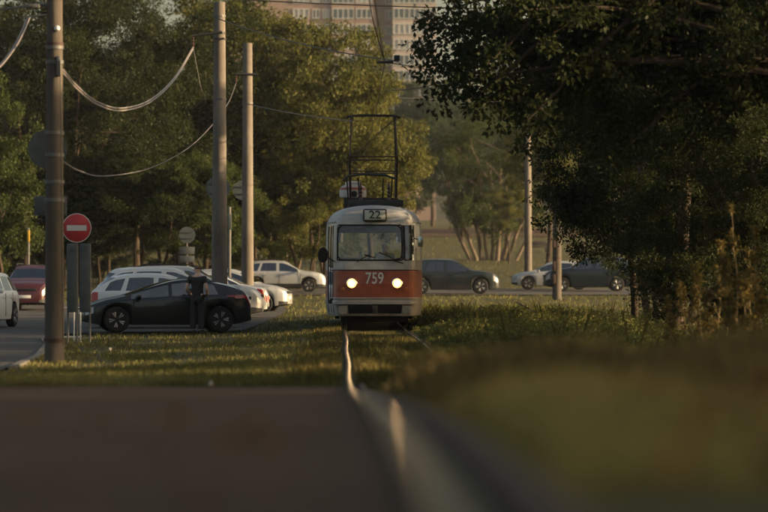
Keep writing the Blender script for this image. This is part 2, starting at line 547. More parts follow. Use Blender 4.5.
    # bumper strip
    mb = MB()
    pts = []
    for s, rng in ((-1, range(10, -1, -1)), (1, range(1, 11))):
        for k in rng:
            x, yy = half[k]; pts.append((s*(x+.02), yy-.035))
    vs = []; fs = []
    for x, yy in pts:
        for dz, dy in ((.585, .02), (.60, -.02), (.675, -.02), (.69, .02)): vs.append((x, yy+dy, dz))
    for i in range(len(pts)-1):
        for j in range(3): fs.append((i*4+j, i*4+j+1, i*4+j+5, i*4+j+4))
    mb.add(vs, fs); mb.build('bumper', mat('bumper_paint', (.42, .39, .36), .5, var=(.28, .25, .22), scale=4), root)
    # coupler and under-run details
    mb = MB(); mb.tube([(0, .35, .47), (0, -.12, .47)], .045, 10); mb.box((0, -.12, .46), (.14, .10, .2), bev=.02); mb.build('coupler', M_DARK, root)
    for s in (-1, 1):
        mb = MB(); mb.box((s*.80, .04, .45), (.22, .03, .2), bev=.01); mb.build('apron_panel', M_SKIRT, root)
    mb = MB(); mb.box((0, 7, .42), (1.9, 12.6, .28)); mb.box((0, .9, .22), (1.7, .06, .18)); mb.build('underframe', M_BLACK, root)
    # headlights
    for x in (-.58, .555):
        p = front_pt(x, 1.12)
        mb = MB(); mb.lathe([(.135, 0), (.14, -.03), (.118, -.045), (.112, -.03), (.112, 0)], 'Y', (p.x, p.y+.01, 1.12), 24)
        h = mb.build('headlight', M_CHROME, root)
        mb = MB(); mb.lathe([(.118, -.03), (.112, -.034), (.070, -.030), (.060, -.028)], 'Y', (p.x, p.y-.012, 1.12), 24)
        mb.build('reflector', M_LAMP2, h)
        mb = MB(); mb.lathe([(.074, -.026), (.066, -.038), (.04, -.045), (.008, -.048)], 'Y', (p.x, p.y-.012, 1.12), 24)
        mb.build('lens', M_LAMP, h)
    for x in (-.80, .78):
        p = front_pt(x, 1.12)
        mb = MB(); mb.lathe([(.05, 0), (.05, -.02), (.02, -.03)], 'Y', (p.x, p.y, .98), 14); mb.build('indicator_lamp', mat('amber_lens', (.5, .16, .02), .3), root)
    # number and route sign
    o = link('fleet_number', text_mesh('759', 'fleet_number', M_NUM, .40, .004, .78), root)
    o.location = (-.01, -.022, 1.235); o.rotation_euler = (math.pi/2, 0, 0)
    mb = MB(); mb.box((0, .22, 2.83), (.60, .22, .32), bev=.05); b = mb.build('route_box', M_DARK, root)
    mb = MB(); mb.box((0, .108, 2.83), (.52, .012, .24), bev=.005); mb.build('route_plate', M_PLATE, b)
    t = link('route_number', text_mesh('22', 'route_number', M_INK, .28, .003, 1.1), b)
    t.location = (0, .095, 2.83); t.rotation_euler = (math.pi/2, 0, 0)
    # wipers
    for a, b_ in (((-.45, 1.66), (-.15, 1.84)), ((.1, 1.90), (.55, 1.70))):
        p, q = front_pt(*a), front_pt(*b_)
        p.y -= .035; q.y -= .035
        mb = MB(); mb.tube([p, q], .012, 5); mb.tube([q+Vector((-.12, -.008, -.0)), q+Vector((.16, -.004, -.08))], .014, 5); mb.build('wiper', M_BLACK, root)
    # mirrors
    mb = MB(); mb.tube([(-1.0, .42, 1.66), (-1.16, .2, 1.76), (-1.27, .14, 1.80)], .016, 6)
    mi = mb.build('mirror', M_BLACK, root)
    mb = MB(); mb.lathe([(.03, .07), (.09, .055), (.125, .02), (.135, 0), (.12, -.02)], 'Y', (-1.30, .12, 1.83), 18)
    for i, p in enumerate(mb.v): mb.v[i] = (p[0], p[1], 1.83+(p[2]-1.83)*1.45)
    mb.build('mirror_head', M_BLACK, mi)
    mb = MB(); mb.tube([(1.0, .4, 2.25), (1.12, .2, 2.2)], .014, 6); mi = mb.build('mirror', M_BLACK, root)
    mb = MB(); mb.box((1.14, .18, 2.16), (.13, .05, .26), bev=.02); mb.build('mirror_head', M_CHROME, mi)
    # door posts and grab line
    mb = MB()
    for yy in (.60, 1.0, 1.42):
        mb.tube([(-wid(yy)*kw(z)-.004, yy+yf(z)*(1-smooth01(yy/2.4)), z) for z in (.38, .7, 1.2, 1.8, 2.4, 2.56)], .014, 5)
    mb.build('door_seal', M_BLACK, made['door'])
    # side rain gutters
    for s in (-1, 1):
        mb = MB(); mb.tube([(s*wid(y_)*kw(2.66)*1.004, y_+.1*(1-smooth01(y_/2.4)), 2.665) for y_ in np.linspace(.4, 13.2, 24)], .018, 5); mb.build('rain_gutter', M_ROOFT, root)
    # bogies
    for yb in (3.3, 9.7):
        mb = MB(); mb.box((0, yb, .36), (1.5, 2.3, .18), bev=.02); mb.box((-.95, yb, .30), (.1, 1.9, .2)); mb.box((.95, yb, .30), (.1, 1.9, .2))
        bo = mb.build('bogie', M_BLACK, root)
        for dy in (-.95, .95):
            for s in (-1, 1):
                mb = MB(); mb.lathe([(.1, -.06), (.31, -.05), (.33, 0), (.31, .05), (.1, .06)], 'X', (s*.76, yb+dy, .335), 24); mb.build('wheel', M_RUST, bo)
    # roof gear
    mb = MB(); mb.box((.06, 3.2, 3.20), (1.42, 1.1, .17), bev=.03)
    for x in (-.5, -.2, .1, .4, .62): mb.box((x, 3.2, 3.10), (.06, 1.0, .1))
    mb.build('resistor_box', M_DARK, root)
    d = MB()
    d.lathe([(.32, 0), (.36, .03), (.365, .14), (.355, .24), (.31, .31), (.22, .355), (.21, .42), (.16, .45), (.01, .46)], 'Z', (-.53, 5.6, 3.40), 28)
    dm = d.build('roof_ventilator', mat('ventilator_white', (.60, .57, .53), .5, var=(.40, .37, .33), scale=5), root)
    mb = MB(); mb.lathe([(.362, .215), (.350, .26), (.335, .285), (.32, .27)], 'Z', (-.53, 5.6, 3.40), 28); mb.build('red_ring', M_RED, dm)
    mb = MB(); mb.lathe([(.085, 0), (.085, -.04), (.05, -.05)], 'Y', (-.50, 5.245, 3.50), 16); mb.build('ventilator_port', M_BLACK, dm)
    mb = MB(); mb.box((-.53, 5.6, 3.22), (.5, .5, .36)); mb.build('ventilator_base', M_DARK, dm)
    # pantograph
    pan = MB(); yb = 4.3
    for s in (-1, 1):
        pan.tube([(s*.62, yb-.9, 3.32), (s*.62, yb+.9, 3.32)], .03, 6)
        for dy in (-.8, .8): pan.tube([(s*.62, yb+dy, 3.05), (s*.62, yb+dy, 3.32)], .04, 6)
    for dy in (-.9, .9): pan.tube([(-.62, yb+dy, 3.32), (.62, yb+dy, 3.32)], .03, 6)
    po = pan.build('pantograph', M_RUST, root)
    for sy in (-1, 1):
        mb = MB()
        for s in (-1, 1): mb.tube([(s*.60, yb+sy*.3, 3.36), (s*.62, yb+sy*1.15, 4.42)], [.032, .028], 6)
        mb.tube([(-.60, yb+sy*.8, 4.05), (.60, yb+sy*.8, 4.05)], .016, 5)
        mb.build('lower_arm', M_RUST, po)
        mb = MB()
        for s in (-1, 1): mb.tube([(s*.62, yb+sy*1.15, 4.42), (s*.57, yb+sy*.16, 5.48)], .022, 6)
        mb.tube([(-.62, yb+sy*1.15, 4.42), (.62, yb+sy*1.15, 4.42)], .02, 6)
        mb.tube([(-.62, yb+sy*1.15, 4.42), (.57, yb+sy*.16, 5.46)], .010, 5)
        mb.build('upper_arm', M_RUST, po)
    for dy in (-.16, .16):
        mb = MB(); mb.tube([(-.86, yb+dy, 5.38), (-.72, yb+dy, 5.50), (-.55, yb+dy, 5.55), (0, yb+dy, 5.56), (.55, yb+dy, 5.55), (.72, yb+dy, 5.50), (.86, yb+dy, 5.38)][1:-1], .026, 6); mb.build('contact_strip', M_DARK, po)
    mb = MB(); mb.box((-.57, yb, 5.47), (.09, .42, .14)); mb.box((.57, yb, 5.47), (.09, .42, .14)); mb.build('head_box', M_DARK, po)
    for x, y_ in ((-.34, yb-1.2), (.40, yb-1.1)):
        mb = MB(); mb.lathe([(.03, 0)]+[(.05 if i % 2 else .03, .05*i) for i in range(1, 9)]+[(.02, .5)], 'Z', (x, y_, 3.25), 12); mb.build('insulator', mat('insulator_brown', (.10, .045, .03), .35), po)
    mb = MB(); mb.tube([(-.80, yb-1.3, 3.78), (-.66, yb-1.3, 3.90), (-.3, yb-1.3, 3.95), (.3, yb-1.3, 3.93), (.55, yb-1.3, 3.84)], .03, 6)
    for x in (-.7, -.4, .25, .48): mb.tube([(x, yb-1.3, 3.86), (x*.95, yb-1.0, 3.3)], .02, 5)
    mb.build('hood_frame', M_DARK, po)
    return root
TRAM = build_tram()

# ------------------------------------------------------------------ cars
TOPS = {
 'hatch': [(0, .44), (.012, .60), (.03, .69), (.06, .765), (.10, .86), (.15, .935), (.24, .985), (.38, 1.0), (.50, .985), (.58, .91), (.66, .79), (.725, .675), (.76, .645), (.86, .605), (.94, .54), (.98, .47), (1, .40)],
 'sedan': [(0, .42), (.012, .58), (.03, .655), (.12, .69), (.165, .705), (.24, .83), (.31, .935), (.38, .985), (.46, 1.0), (.54, .985), (.61, .89), (.68, .77), (.73, .675), (.76, .645), (.87, .60), (.95, .53), (.985, .46), (1, .40)],
 'coupe': [(0, .50), (.012, .64), (.03, .755), (.06, .82), (.12, .885), (.22, .955), (.32, .995), (.40, 1.0), (.48, .968), (.58, .88), (.68, .77), (.755, .685), (.86, .62), (.94, .54), (.98, .46), (1, .38)],
 'suv': [(0, .42), (.012, .56), (.022, .66), (.04, .77), (.07, .90), (.11, .965), (.20, .99), (.36, 1.0), (.50, .985), (.57, .91), (.64, .795), (.695, .70), (.73, .672), (.86, .64), (.94, .585), (.985, .50), (1, .40)],
}
BELT = {
 'hatch': [(0, .42), (.03, .66), (.2, .655), (.45, .635), (.725, .605), (.86, .56), (.94, .49), (1, .38)],
 'sedan': [(0, .40), (.03, .62), (.165, .655), (.45, .635), (.73, .605), (.87, .56), (.95, .49), (1, .38)],
 'coupe': [(0, .46), (.03, .71), (.2, .69), (.45, .655), (.755, .615), (.86, .565), (.94, .49), (1, .36)],
 'suv': [(0, .40), (.022, .62), (.2, .635), (.45, .63), (.70, .62), (.86, .59), (.94, .53), (1, .38)],
}
GLASSU = {  # side windows, windscreen, rear window in u
 'hatch': ([(.115, .225), (.255, .435), (.465, .69)], (.575, .72), (.035, .145)),
 'sedan': ([(.20, .27), (.29, .45), (.475, .70)], (.60, .725), (.175, .315)),
 'coupe': ([(.20, .30), (.325, .47), (.495, .72)], (.45, .745), (.06, .24)),
 'suv': ([(.075, .20), (.235, .425), (.455, .665)], (.565, .69), (.026, .075)),
}
def paint(name, col, metal=.0):
    return mat(name, col, .34, metal, coat=.5, spec=.4)

def wheel_mesh(r, wdt):
    t = MB()
    t.lathe([(r*.64, -wdt/2), (r*.90, -wdt/2), (r*.985, -wdt*.38), (r, -wdt*.2), (r, wdt*.2), (r*.985, wdt*.38), (r*.90, wdt/2), (r*.64, wdt/2)], 'Y', (0, 0, 0), 26)
    rim = MB()
    for sg in (1,):
        rim.lathe([(r*.64, wdt*.46), (r*.60, wdt*.47), (r*.57, wdt*.20), (r*.20, wdt*.16), (r*.02, wdt*.16)], 'Y', (0, 0, 0), 24, mi=1)
        for i in range(5):
            a = 2*math.pi*i/5+.3
            for da in (-.16, .16):
                p0 = Vector((math.cos(a)*r*.10, wdt*.38, math.sin(a)*r*.10)); p1 = Vector((math.cos(a+da)*r*.61, wdt*.44, math.sin(a+da)*r*.61))
                rim.tube([p0, p1], [r*.075, r*.085], 5)
        rim.lathe([(r*.15, wdt*.3), (r*.14, wdt*.46), (r*.03, wdt*.48)], 'Y', (0, 0, 0), 12)
        rim.lathe([(r*.645, wdt*.44), (r*.63, wdt*.50), (r*.585, wdt*.49), (r*.575, wdt*.40)], 'Y', (0, 0, 0), 24)
    return t, rim
M_RIM = mat('alloy_rim', (.30, .30, .30), .4, .2)
M_RIMD = mat('wheel_dish', (.13, .13, .13), .6)
M_TRIM = mat('black_trim', (.018, .018, .019), .55)
M_TAIL = mat('red_lens', (.42, .012, .015), .18, coat=.6)
M_HEAD = mat('clear_lens', (.34, .35, .36), .25, .1, coat=.4)
M_NPL = mat('number_plate', (.68, .68, .66), .5)
M_SEATF = mat('car_interior', (.03, .03, .032), .9)

def make_car(label, X, Y, yaw, body_paint, style='hatch', L=4.3, W=1.78, H=1.48, group=None, rails=False, wheel_r=.325, name='parked_car', cladding=False, glow=None, pos='center'):
    root = empty(name, (X, Y, gzf(X, Y)+.04), yaw)
    tag(root, label, 'car', group)
    N = 96
    us = np.unique(np.concatenate([np.linspace(0, 1, N), [.004, .008, .018, .982, .992, .996]]))
    def itp(tab, u): return float(np.interp(u, [p[0] for p in tab], [p[1] for p in tab]))
    def sm(tab, u): return sum(itp(tab, min(1, max(0, u+d)))*w for d, w in ((-.012, .25), (0, .5), (.012, .25)))
    wtab = [(0, .78), (.012, .86), (.04, .93), (.12, .98), (.5, 1), (.84, .975), (.92, .925), (.965, .85), (.99, .74), (1, .64)]
    uw = (.185, .80)
    arch = wheel_r*1.17
    rows = []
    for u in us:
        x = (u-.5)*L
        top, belt, w = sm(TOPS[style], u)*H, sm(BELT[style], u)*H, itp(wtab, u)*W/2
        belt = min(belt, top-.015)
        zb = .20 + .09*max(0, abs(u-.5)-.40)/.10
        for q in uw:
            dx = x-(q-.5)*L
            if abs(dx) < arch: zb = max(zb, wheel_r+math.sqrt(arch*arch-dx*dx))
        g = top-belt
        zb = min(zb, belt-.08)
        wb = .965*w
        wr = wb-.27*g-.05*min(1, g/.3)
        bl = belt-zb
        def side(t): return (wb-.012+(wr-wb+.012)*t, belt+.93*g*t)
        s6, s7 = side(.10), side(.86)
        ring = [(0, zb), (.80*w, zb), (.965*w, zb+.04*bl), (1.0*w, zb+.30*bl), (1.005*w, zb+.60*bl), (.99*w, zb+.88*bl), (wb, belt), s6, s7, (wr-.03, belt+.965*g), (.70*wr, top+.004), (.35*wr, top+.016), (0, top+.02)]
        rows.append((x, ring))
    NR = len(rows[0][1])
    parts = {}
    sw, ws, rw = GLASSU[style]
    def shx(u, j, ring):
        if j not in (8, 9): return 0.0
        gg = max(0, ring[-1][1]-ring[6][1])
        return .42*gg*max(0, min(1, (.34-u)/.22))*max(0, min(1, u/.06))
    def put(part, vs):
        parts.setdefault(part, MB()).add(vs, [(0, 1, 2, 3)])
    for i in range(len(us)-1):
        um = (us[i]+us[i+1])/2
        (xa, ra), (xb, rb) = rows[i], rows[i+1]
        g = ra[-1][1]-ra[6][1]
        for j in range(NR-1):
            for s in (-1, 1):
                part = 'body'
                if j == 7 and g > .13:
                    for a, b in sw:
                        if a < um < b: part = 'side_window|%d%d' % (int(a*1000), s)
                if j >= 9 and ws[0] < um < ws[1]: part = 'windscreen'
                if j >= 9 and rw[0] < um < rw[1]: part = 'rear_window'
                if j in (4, 5) and um > .94 and um < .985: part = 'headlight|%d' % s
                if j in {'suv': (5, 6), 'coupe': (5,)}.get(style, (4, 5)) and um < {'suv': .045, 'coupe': .15}.get(style, .075): part = 'tail_light|%d' % s
                if j <= 1: part = 'underbody'
                if cladding and j == 2: part = 'sill_cladding'
                if j == 2 and um > .93: part = 'lower_grille|%d' % s
                put(part, [(xa+shx(us[i], j, ra), s*ra[j][0], ra[j][1]), (xb+shx(us[i+1], j, rb), s*rb[j][0], rb[j][1]), (xb+shx(us[i+1], j+1, rb), s*rb[j+1][0], rb[j+1][1]), (xa+shx(us[i], j+1, ra), s*ra[j+1][0], ra[j+1][1])])
    for i, flip in ((0, 1), (-1, 0)):
        x, ring = rows[i]
        pts = [(x, p[0], p[1]) for p in ring]+[(x, -p[0], p[1]) for p in reversed(ring[1:-1])]
        parts['body'].add(pts, [tuple(range(len(pts)))])
    mm = {'body': body_paint, 'side_window': M_GLASS, 'windscreen': M_GLASS, 'rear_window': M_GLASS, 'headlight': M_HEAD, 'tail_light': M_TAIL, 'underbody': M_TRIM, 'sill_cladding': M_TRIM, 'lower_grille': M_TRIM}
    for part, mb in parts.items():
        nm = part.split('|')[0]
        bm_me = mb.mesh(nm, mm[nm], True, 180)
        bm = bmesh.new(); bm.from_mesh(bm_me)
        bmesh.ops.remove_doubles(bm, verts=bm.verts[:], dist=.0008)
        bmesh.ops.recalc_face_normals(bm, faces=bm.faces[:])
        bm.to_mesh(bm_me); bm.free()
        bm_me.set_sharp_from_angle(angle=R(32))
        link(nm, bm_me, root)
    # cabin
    mb = MB(); mb.box((-.02*L, 0, .62), (.52*L, W*.72, .5)); mb.box((.03*L, 0, .40*H), (.62*L, W*.62, .3*H))
    for x in (.05*L, -.16*L):
        for s in (-1, 1): mb.box((x, s*W*.2, .68*H), (.16, .42, .42*H), bev=.05)
    mb.build('cabin', M_SEATF, root)
    # wheels
    tm, rm = wheel_mesh(wheel_r, .215)
    tme = tm.mesh('wheel', M_BLACK); rme = rm.mesh('rim', [M_RIM, M_RIMD])
    for q in uw:
        for s in (-1, 1):
            wo = link('wheel', tme, root)
            wo.location = ((q-.5)*L, s*(W/2-.12), wheel_r)
            wo.rotation_euler = (0, random.uniform(0, 6), 0 if s > 0 else math.pi)
            link('rim', rme, wo)
    # mirrors, handles, plates, seams
    zbelt = itp(BELT[style], .66)*H
    for s in (-1, 1):
        mb = MB(); mb.box(((.675-.5)*L, s*(W/2+.07), zbelt+.06), (.12, .2, .13), bev=.04); mb.build('mirror', body_paint, root)
        for u in (.30, .50):
            mb = MB(); mb.box(((u-.5)*L, s*(W/2+.006), zbelt-.13), (.17, .03, .028), bev=.008); mb.build('door_handle', M_CHROME if glow else body_paint, root)
        for u in (.27, .455, .70):
            zt = itp(BELT[style], u)*H-.03
            mb = MB(); mb.box(((u-.5)*L, s*(W/2*1.0018), (.34+zt)/2), (.012, .012, zt-.30)); mb.build('door_seam', M_BLACK, root)
        if rails:
            mb = MB(); mb.tube([((.15-.5)*L, s*W*.335, H*.985), ((.19-.5)*L, s*W*.335, H+.045), ((.50-.5)*L, s*W*.335, H+.05), ((.55-.5)*L, s*W*.335, H*.985)], .022, 6); mb.build('roof_rail', M_TRIM, root)
    mb = MB(); mb.box((L/2-.012, 0, .52), (.04, .52, .115), bev=.005); mb.build('number_plate', M_NPL, root)
    mb = MB(); mb.box((-L/2+.0, 0, .62 if style != 'sedan' else .60), (.04, .52, .115), bev=.005); mb.build('number_plate', M_NPL, root)
    mb = MB(); mb.box((L/2-.012, 0, .40*H+.09), (.05, W*.52, .10), bev=.02)
    for k in range(3): mb.box((L/2+.006, 0, .40*H+.06+.03*k), (.03, W*.50, .008))
    mb.build('grille', M_TRIM, root)
    mb = MB(); mb.box((-L/2+.03, 0, .36), (.10, W*.74, .13), bev=.03); mb.build('rear_bumper_trim', M_TRIM, root)
    return root

P_BLACK = paint('black_paint', (.004, .008, .010))
P_WHITE = paint('white_paint', (.70, .69, .67))
P_SILVER = paint('silver_paint', (.46, .46, .46), .35)
P_GREY = paint('grey_paint', (.25, .25, .25), .4)
P_MAROON = paint('maroon_paint', (.055, .012, .013))
P_DGREEN = paint('dark_green_grey_paint', (.012, .017, .018))
P_NAVY = paint('navy_paint', (.006, .013, .020))
PI = math.pi
GL = 'cars parked side by side left of the tram'
make_car('black hatchback parked side-on on the grass edge, nearest of the parked row', -5.73, 74.9, PI+.20, P_BLACK, 'coupe', 4.36, 1.80, 1.37, GL, wheel_r=.335)
make_car('white hatchback directly behind the black hatchback, its red tail light on the left', -6.05, 80.0, 0.0, P_WHITE, 'hatch', 4.25, 1.78, 1.50, GL)
make_car('white crossover with dark side windows in third place of the parked row', -6.15, 84.7, 0.02, P_WHITE, 'suv', 4.45, 1.84, 1.67, GL, rails=False)
make_car('silver estate car with black roof rails behind the white crossover', -6.0, 89.2, 0.0, P_SILVER, 'suv', 4.5, 1.8, 1.70, GL, rails=True)
make_car('white sedan with its red tail light towards the tram, behind the thick pole', -6.1, 94.0, PI+.06, P_WHITE, 'sedan', 4.55, 1.80, 1.52, GL)
make_car('silver sedan next to the white sedan, its boot beside the grass', -6.20, 99.0, PI+.04, P_GREY, 'sedan', 4.5, 1.80, 1.45, GL)
make_car('pale silver hatchback last in the parked row, nose towards the grass', -5.55, 106.5, -.12, P_SILVER, 'hatch', 4.2, 1.78, 1.58, GL)
make_car('silver SUV side-on on the cross street left of the tram, facing right', -5.05, 145.0, 0.0, P_SILVER, 'suv', 4.3, 1.8, 1.60, None, rails=True, cladding=True, wheel_r=.34)
make_car('dark grey-green SUV on the cross street behind the tram, nose to the right', 3.25, 139.0, 0.0, P_DGREEN, 'suv', 4.6, 1.88, 1.68, None, cladding=True, wheel_r=.36)
make_car('silver car on the cross street facing left, half hidden by the right-hand post', 8.75, 149.5, PI-.02, P_SILVER, 'hatch', 4.3, 1.78, 1.48)
make_car('dark blue SUV half hidden behind the post and the right-hand trees', 10.3, 145.5, PI, P_NAVY, 'suv', 4.5, 1.86, 1.72, wheel_r=.35)
make_car('white crossover driving towards the camera, cut by the left picture edge', -11.42, 80.0, -PI/2-.12, P_WHITE, 'suv', 4.2, 1.78, 1.54, None, name='moving_car', wheel_r=.33)
make_car('maroon SUV approaching on the road behind the leftmost pole', -13.65, 112.0, -PI/2-.03, P_MAROON, 'suv', 4.5, 1.82, 1.74, None, name='moving_car', rails=True, wheel_r=.35)

# ------------------------------------------------------------------ poles
def pole(label, px, Y, top, r0, r1, m, name='concrete_pole', bands=(), cat='pole', base=None):
    p = xg(px, Y) if base is None else Vector(base)
    root = empty(name, p)
    tag(root, label, cat)
    h = top-p.z
    n = 14
    mb = MB(); mb.tube([(0, 0, -.4+ (h+.4)*i/n) for i in range(n+1)], [r0+(r1-r0)*i/n for i in range(n+1)], 18)
    mb.build('shaft', m, root)
    for z, m2 in bands:
        rr = r0+(r1-r0)*(z-p.z)/h
        mb = MB(); mb.lathe([(rr+.002, -.03), (rr+.016, -.028), (rr+.016, .028), (rr+.002, .03)], 'Z', (0, 0, z-p.z), 18); mb.build('clamp_band', m2, root)
    return root
zat = lambda py, Y: CAMZ+(HOR-py)/F*Y

p1 = pole('tall weathered concrete pole on the grass left of the no-entry sign', 54.5, 48.0, 9.6, .168, .108, M_CONC2,
     bands=[(zat(44, 48), M_RUST), (zat(47.5, 48), M_STEEL), (zat(62, 48), M_STEEL), (zat(133, 48), M_STEEL), (zat(155, 48), M_STEEL), (zat(182, 48), M_STEEL), (zat(200, 48), M_STEEL), (zat(340, 48), M_RUST)])
bp = p1.location
def rel(o, v): return Vector(v)-o.location
mb = MB(); mb.tube([rel(p1, at(52, 6, 48)), rel(p1, at(38, 4, 48)), rel(p1, at(26, 6, 48)), rel(p1, at(-30, 13, 48.3))], [.03, .035, .02, .012], 6); mb.box(rel(p1, at(33, 6, 47.9)), (.22, .12, .07), bev=.02); mb.build('bracket_arm', M_STEEL, p1)
mb = MB(); mb.lathe([(.02, 0), (.045, .02), (.05, .06), (.03, .09)], 'Z', rel(p1, at(57, 31, 47.85)), 12); mb.build('insulator', M_WHITE, p1)
mb = MB(); mb.box(rel(p1, at(58.5, 66, 47.85)), (.07, .1, .34), bev=.02); mb.build('cable_clamp', M_STEEL, p1)
mb = MB(); mb.tube([rel(p1, at(60, 60, 47.8)), rel(p1, at(61, 150, 47.8)), rel(p1, at(62, 250, 47.78)), rel(p1, at(63, 345, 47.75))], .009, 5); mb.build('ground_wire', M_WIRE, p1)
p2 = pole('thickest concrete pole, behind the black hatchback and the man', 219.5, 80.6, zat(2, 80.6), .24, .155, M_CONC,
     bands=[(zat(33, 80.6), M_DARK), (zat(39, 80.6), M_DARK), (zat(99, 80.6), M_STEEL), (zat(16, 80.6), M_STEEL)])
mb = MB(); mb.tube([rel(p2, at(192, 36, 80.2)), rel(p2, at(222, 32, 80.2))], .045, 6); mb.tube([rel(p2, at(214, 41, 80.3)), rel(p2, at(224, 38, 80.3))], .03, 6); mb.build('bracket_arm', M_DARK, p2)
mb = MB(); mb.lathe([(.012, 0)]+[(.045 if i % 2 else .022, .045*i) for i in range(1, 8)]+[(.012, .37)], 'Z', rel(p2, at(192.8, 49, 80.2)), 10); mb.build('insulator', mat('insulator_dark', (.06, .03, .022), .4), p2)
p3 = pole('pale concrete pole with a dark bracket, right of the thickest pole', 247.6, 102.5, zat(43, 102.5), .225, .165, M_CONC, bands=[(zat(74, 102.5), M_DARK), (zat(103, 102.5), M_STEEL)])
mb = MB(); mb.tube([rel(p3, at(235, 74, 102.2)), rel(p3, at(258, 74.5, 102.2))], .05, 6); mb.build('bracket_arm', M_DARK, p3)
mb = MB(); mb.lathe([(.012, 0)]+[(.05 if i % 2 else .025, .045*i) for i in range(1, 7)]+[(.012, .32)], 'Z', rel(p3, at(235.8, 83, 102.2)), 10); mb.build('insulator', MATS['insulator_dark'], p3)
p4 = pole('plain grey concrete pole behind the silver car on the right', 528, 152.6, zat(134, 152.6), .215, .165, M_CONC, bands=[(zat(150, 152.6), M_DARK)])
p5 = pole('stained concrete post in front of the silver car on the right', 557, 124.5, zat(203, 124.5), .20, .18, M_CONC2, name='concrete_post', bands=[(zat(258, 124.5), M_RUST)])
mb = MB()
for py in (243, 266, 279): mb.box(rel(p5, at(554, py, 124.27)), (.14, .05, .42), bev=.02)
mb.build('rust_plate', M_RUST, p5)

# round signs seen from behind and in front
M_SIGNR = mat('sign_red', (.42, .030, .035), .45)
M_SIGNW = mat('sign_white', (.60, .58, .56), .45)
M_BACK = mat('sign_back_grey', (.10, .115, .115), .6, .2, var=(.07, .082, .085), scale=7)
def round_sign(label, px, py, Y, rpx, back=True, plates=(), foot=True, post_r=.03):
    c = at(px, py, Y); g = xg(px, Y); r = rpx/F*Y
    root = empty('road_sign', g); tag(root, label, 'sign')
    cz = c.z-g.z
    if back:
        mb = MB(); mb.lathe([(r, 0), (r, .012), (r*.96, .02), (.01, .02)], 'Y', (0, -.02, cz), 30); mb.box((0, -.045, cz+r*.35), (r*1.5, .03, .035)); mb.box((0, -.045, cz-r*.35), (r*1.5, .03, .035)); mb.build('disc', M_BACK, root)
    else:
        mb = MB(); mb.lathe([(.01, .012), (r*.97, .012), (r, .004), (r, -.012), (r*.97, -.018), (.01, -.018)], 'Y', (0, -.05, cz), 36); d = mb.build('disc', M_SIGNR, root)
        mb = MB(); mb.lathe([(r*1.0, -.012), (r*1.0, -.0185), (r*.955, -.0195), (r*.95, -.0175)], 'Y', (0, -.05, cz), 36); mb.build('white_rim', M_SIGNW, d)
        mb = MB(); mb.box((0, -.070, cz), (r*1.36, .006, r*.38)); mb.build('white_bar', M_SIGNW, d)
    if foot:
        mb = MB(); mb.tube([(0, .02, -.3), (0, .02, cz+r*.6)], post_r, 8); mb.build('post', M_STEEL, root)
    for pz, w, h in plates:
        z = zat(pz, Y)-g.z
        mb = MB(); mb.box((0, -.01, z), (w, .02, h), bev=.006); mb.build('plate', M_BACK, root)
    return root
ns = round_sign('red round no-entry sign with white bar on a thin post', 77, 228, 62.0, 14.6, back=False, post_r=.022)
round_sign('grey back of a round sign over two plates, left of the man', 187, 235, 118.0, 8.3, plates=[(250.5, .62, .30), (259, .62, .26)])
round_sign('grey back of a large round sign half hidden by the thickest pole', 218, 188, 92.0, 12.2)
round_sign('grey back of a round sign half hidden by the pale pole with bracket', 243, 190, 108.0, 10)
g = xg(229.5, 96.0)
root = empty('slim_post', g); tag(root, 'slim grey metal post just right of the thickest pole', 'post')
mb = MB(); mb.tube([(0, 0, -.3), (0, 0, zat(207, 96)-g.z)], .055, 8); mb.build('shaft', M_STEEL, root)
mb = MB(); mb.box((0, -.06, zat(222, 96)-g.z), (.14, .04, .5), bev=.01); mb.build('plate', M_BACK, root)
# two sign backs clamped to the first pole
g = at(47.5, 149, 48.26)
mb = MB(); mb.lathe([(.33, 0), (.33, .012), (.31, .02), (.01, .02)], 'Y', g, 28)
s_ = mb.build('round_sign_back', M_BACK); tag(s_, 'round sign back clamped high on the leftmost pole', 'sign')
g = at(50.5, 206, 48.26)
mb = MB(); mb.box(g, (.54, .02, .32), bev=.008); s_ = mb.build('rectangular_sign_back', M_BACK); tag(s_, 'rectangular sign back clamped on the leftmost pole below the round one', 'sign')
# grey two-panel board behind the no-entry sign
g = xg(79, 63.0)
root = empty('metal_board', g); tag(root, 'tall grey two-panel metal board standing behind the no-entry sign', 'board')
for px in (72.6, 85.2):
    c = at(px, 278, 63.0)-g
    mb = MB(); mb.box(c, (.245, .10, 1.50), bev=.03); mb.box(c+Vector((0, -.055, .62)), (.14, .02, .06)); mb.build('panel', M_BACK, root)
for px in (68, 90):
    c = at(px, 278, 63.05)-g
    mb = MB(); mb.tube([(c.x, .06, -.2), (c.x, .06, 1.6)], .022, 6); mb.build('leg', M_STEEL, root)
# white pipe barrier
g = xg(71, 65.0)
root = empty('pipe_barrier', g); tag(root, 'low white pipe barrier at the foot of the grey board', 'barrier')
for i in range(4):
    mb = MB(); mb.tube([(-.22+.145*i, 0, -.1), (-.22+.145*i, 0, .78)], .016, 6); mb.build('upright', M_WHITE, root)
for z in (.12, .78):
    mb = MB(); mb.tube([(-.24, 0, z), (.24, 0, z)], .018, 6); mb.build('rail', M_WHITE, root)
# yellow-topped post beyond the road
g = xg(28.5, 119.0)
root = empty('marker_post', g); tag(root, 'slim post with a yellow top left of the maroon SUV', 'post')
mb = MB(); mb.tube([(0, 0, -.2), (0, 0, zat(228, 119)-g.z)], .05, 8); mb.build('shaft', M_STEEL, root)
mb = MB(); mb.box((0, 0, zat(236, 119)-g.z), (.11, .11, .50), bev=.03); mb.build('yellow_head', mat('yellow_reflector', (.42, .25, .03), .5), root)
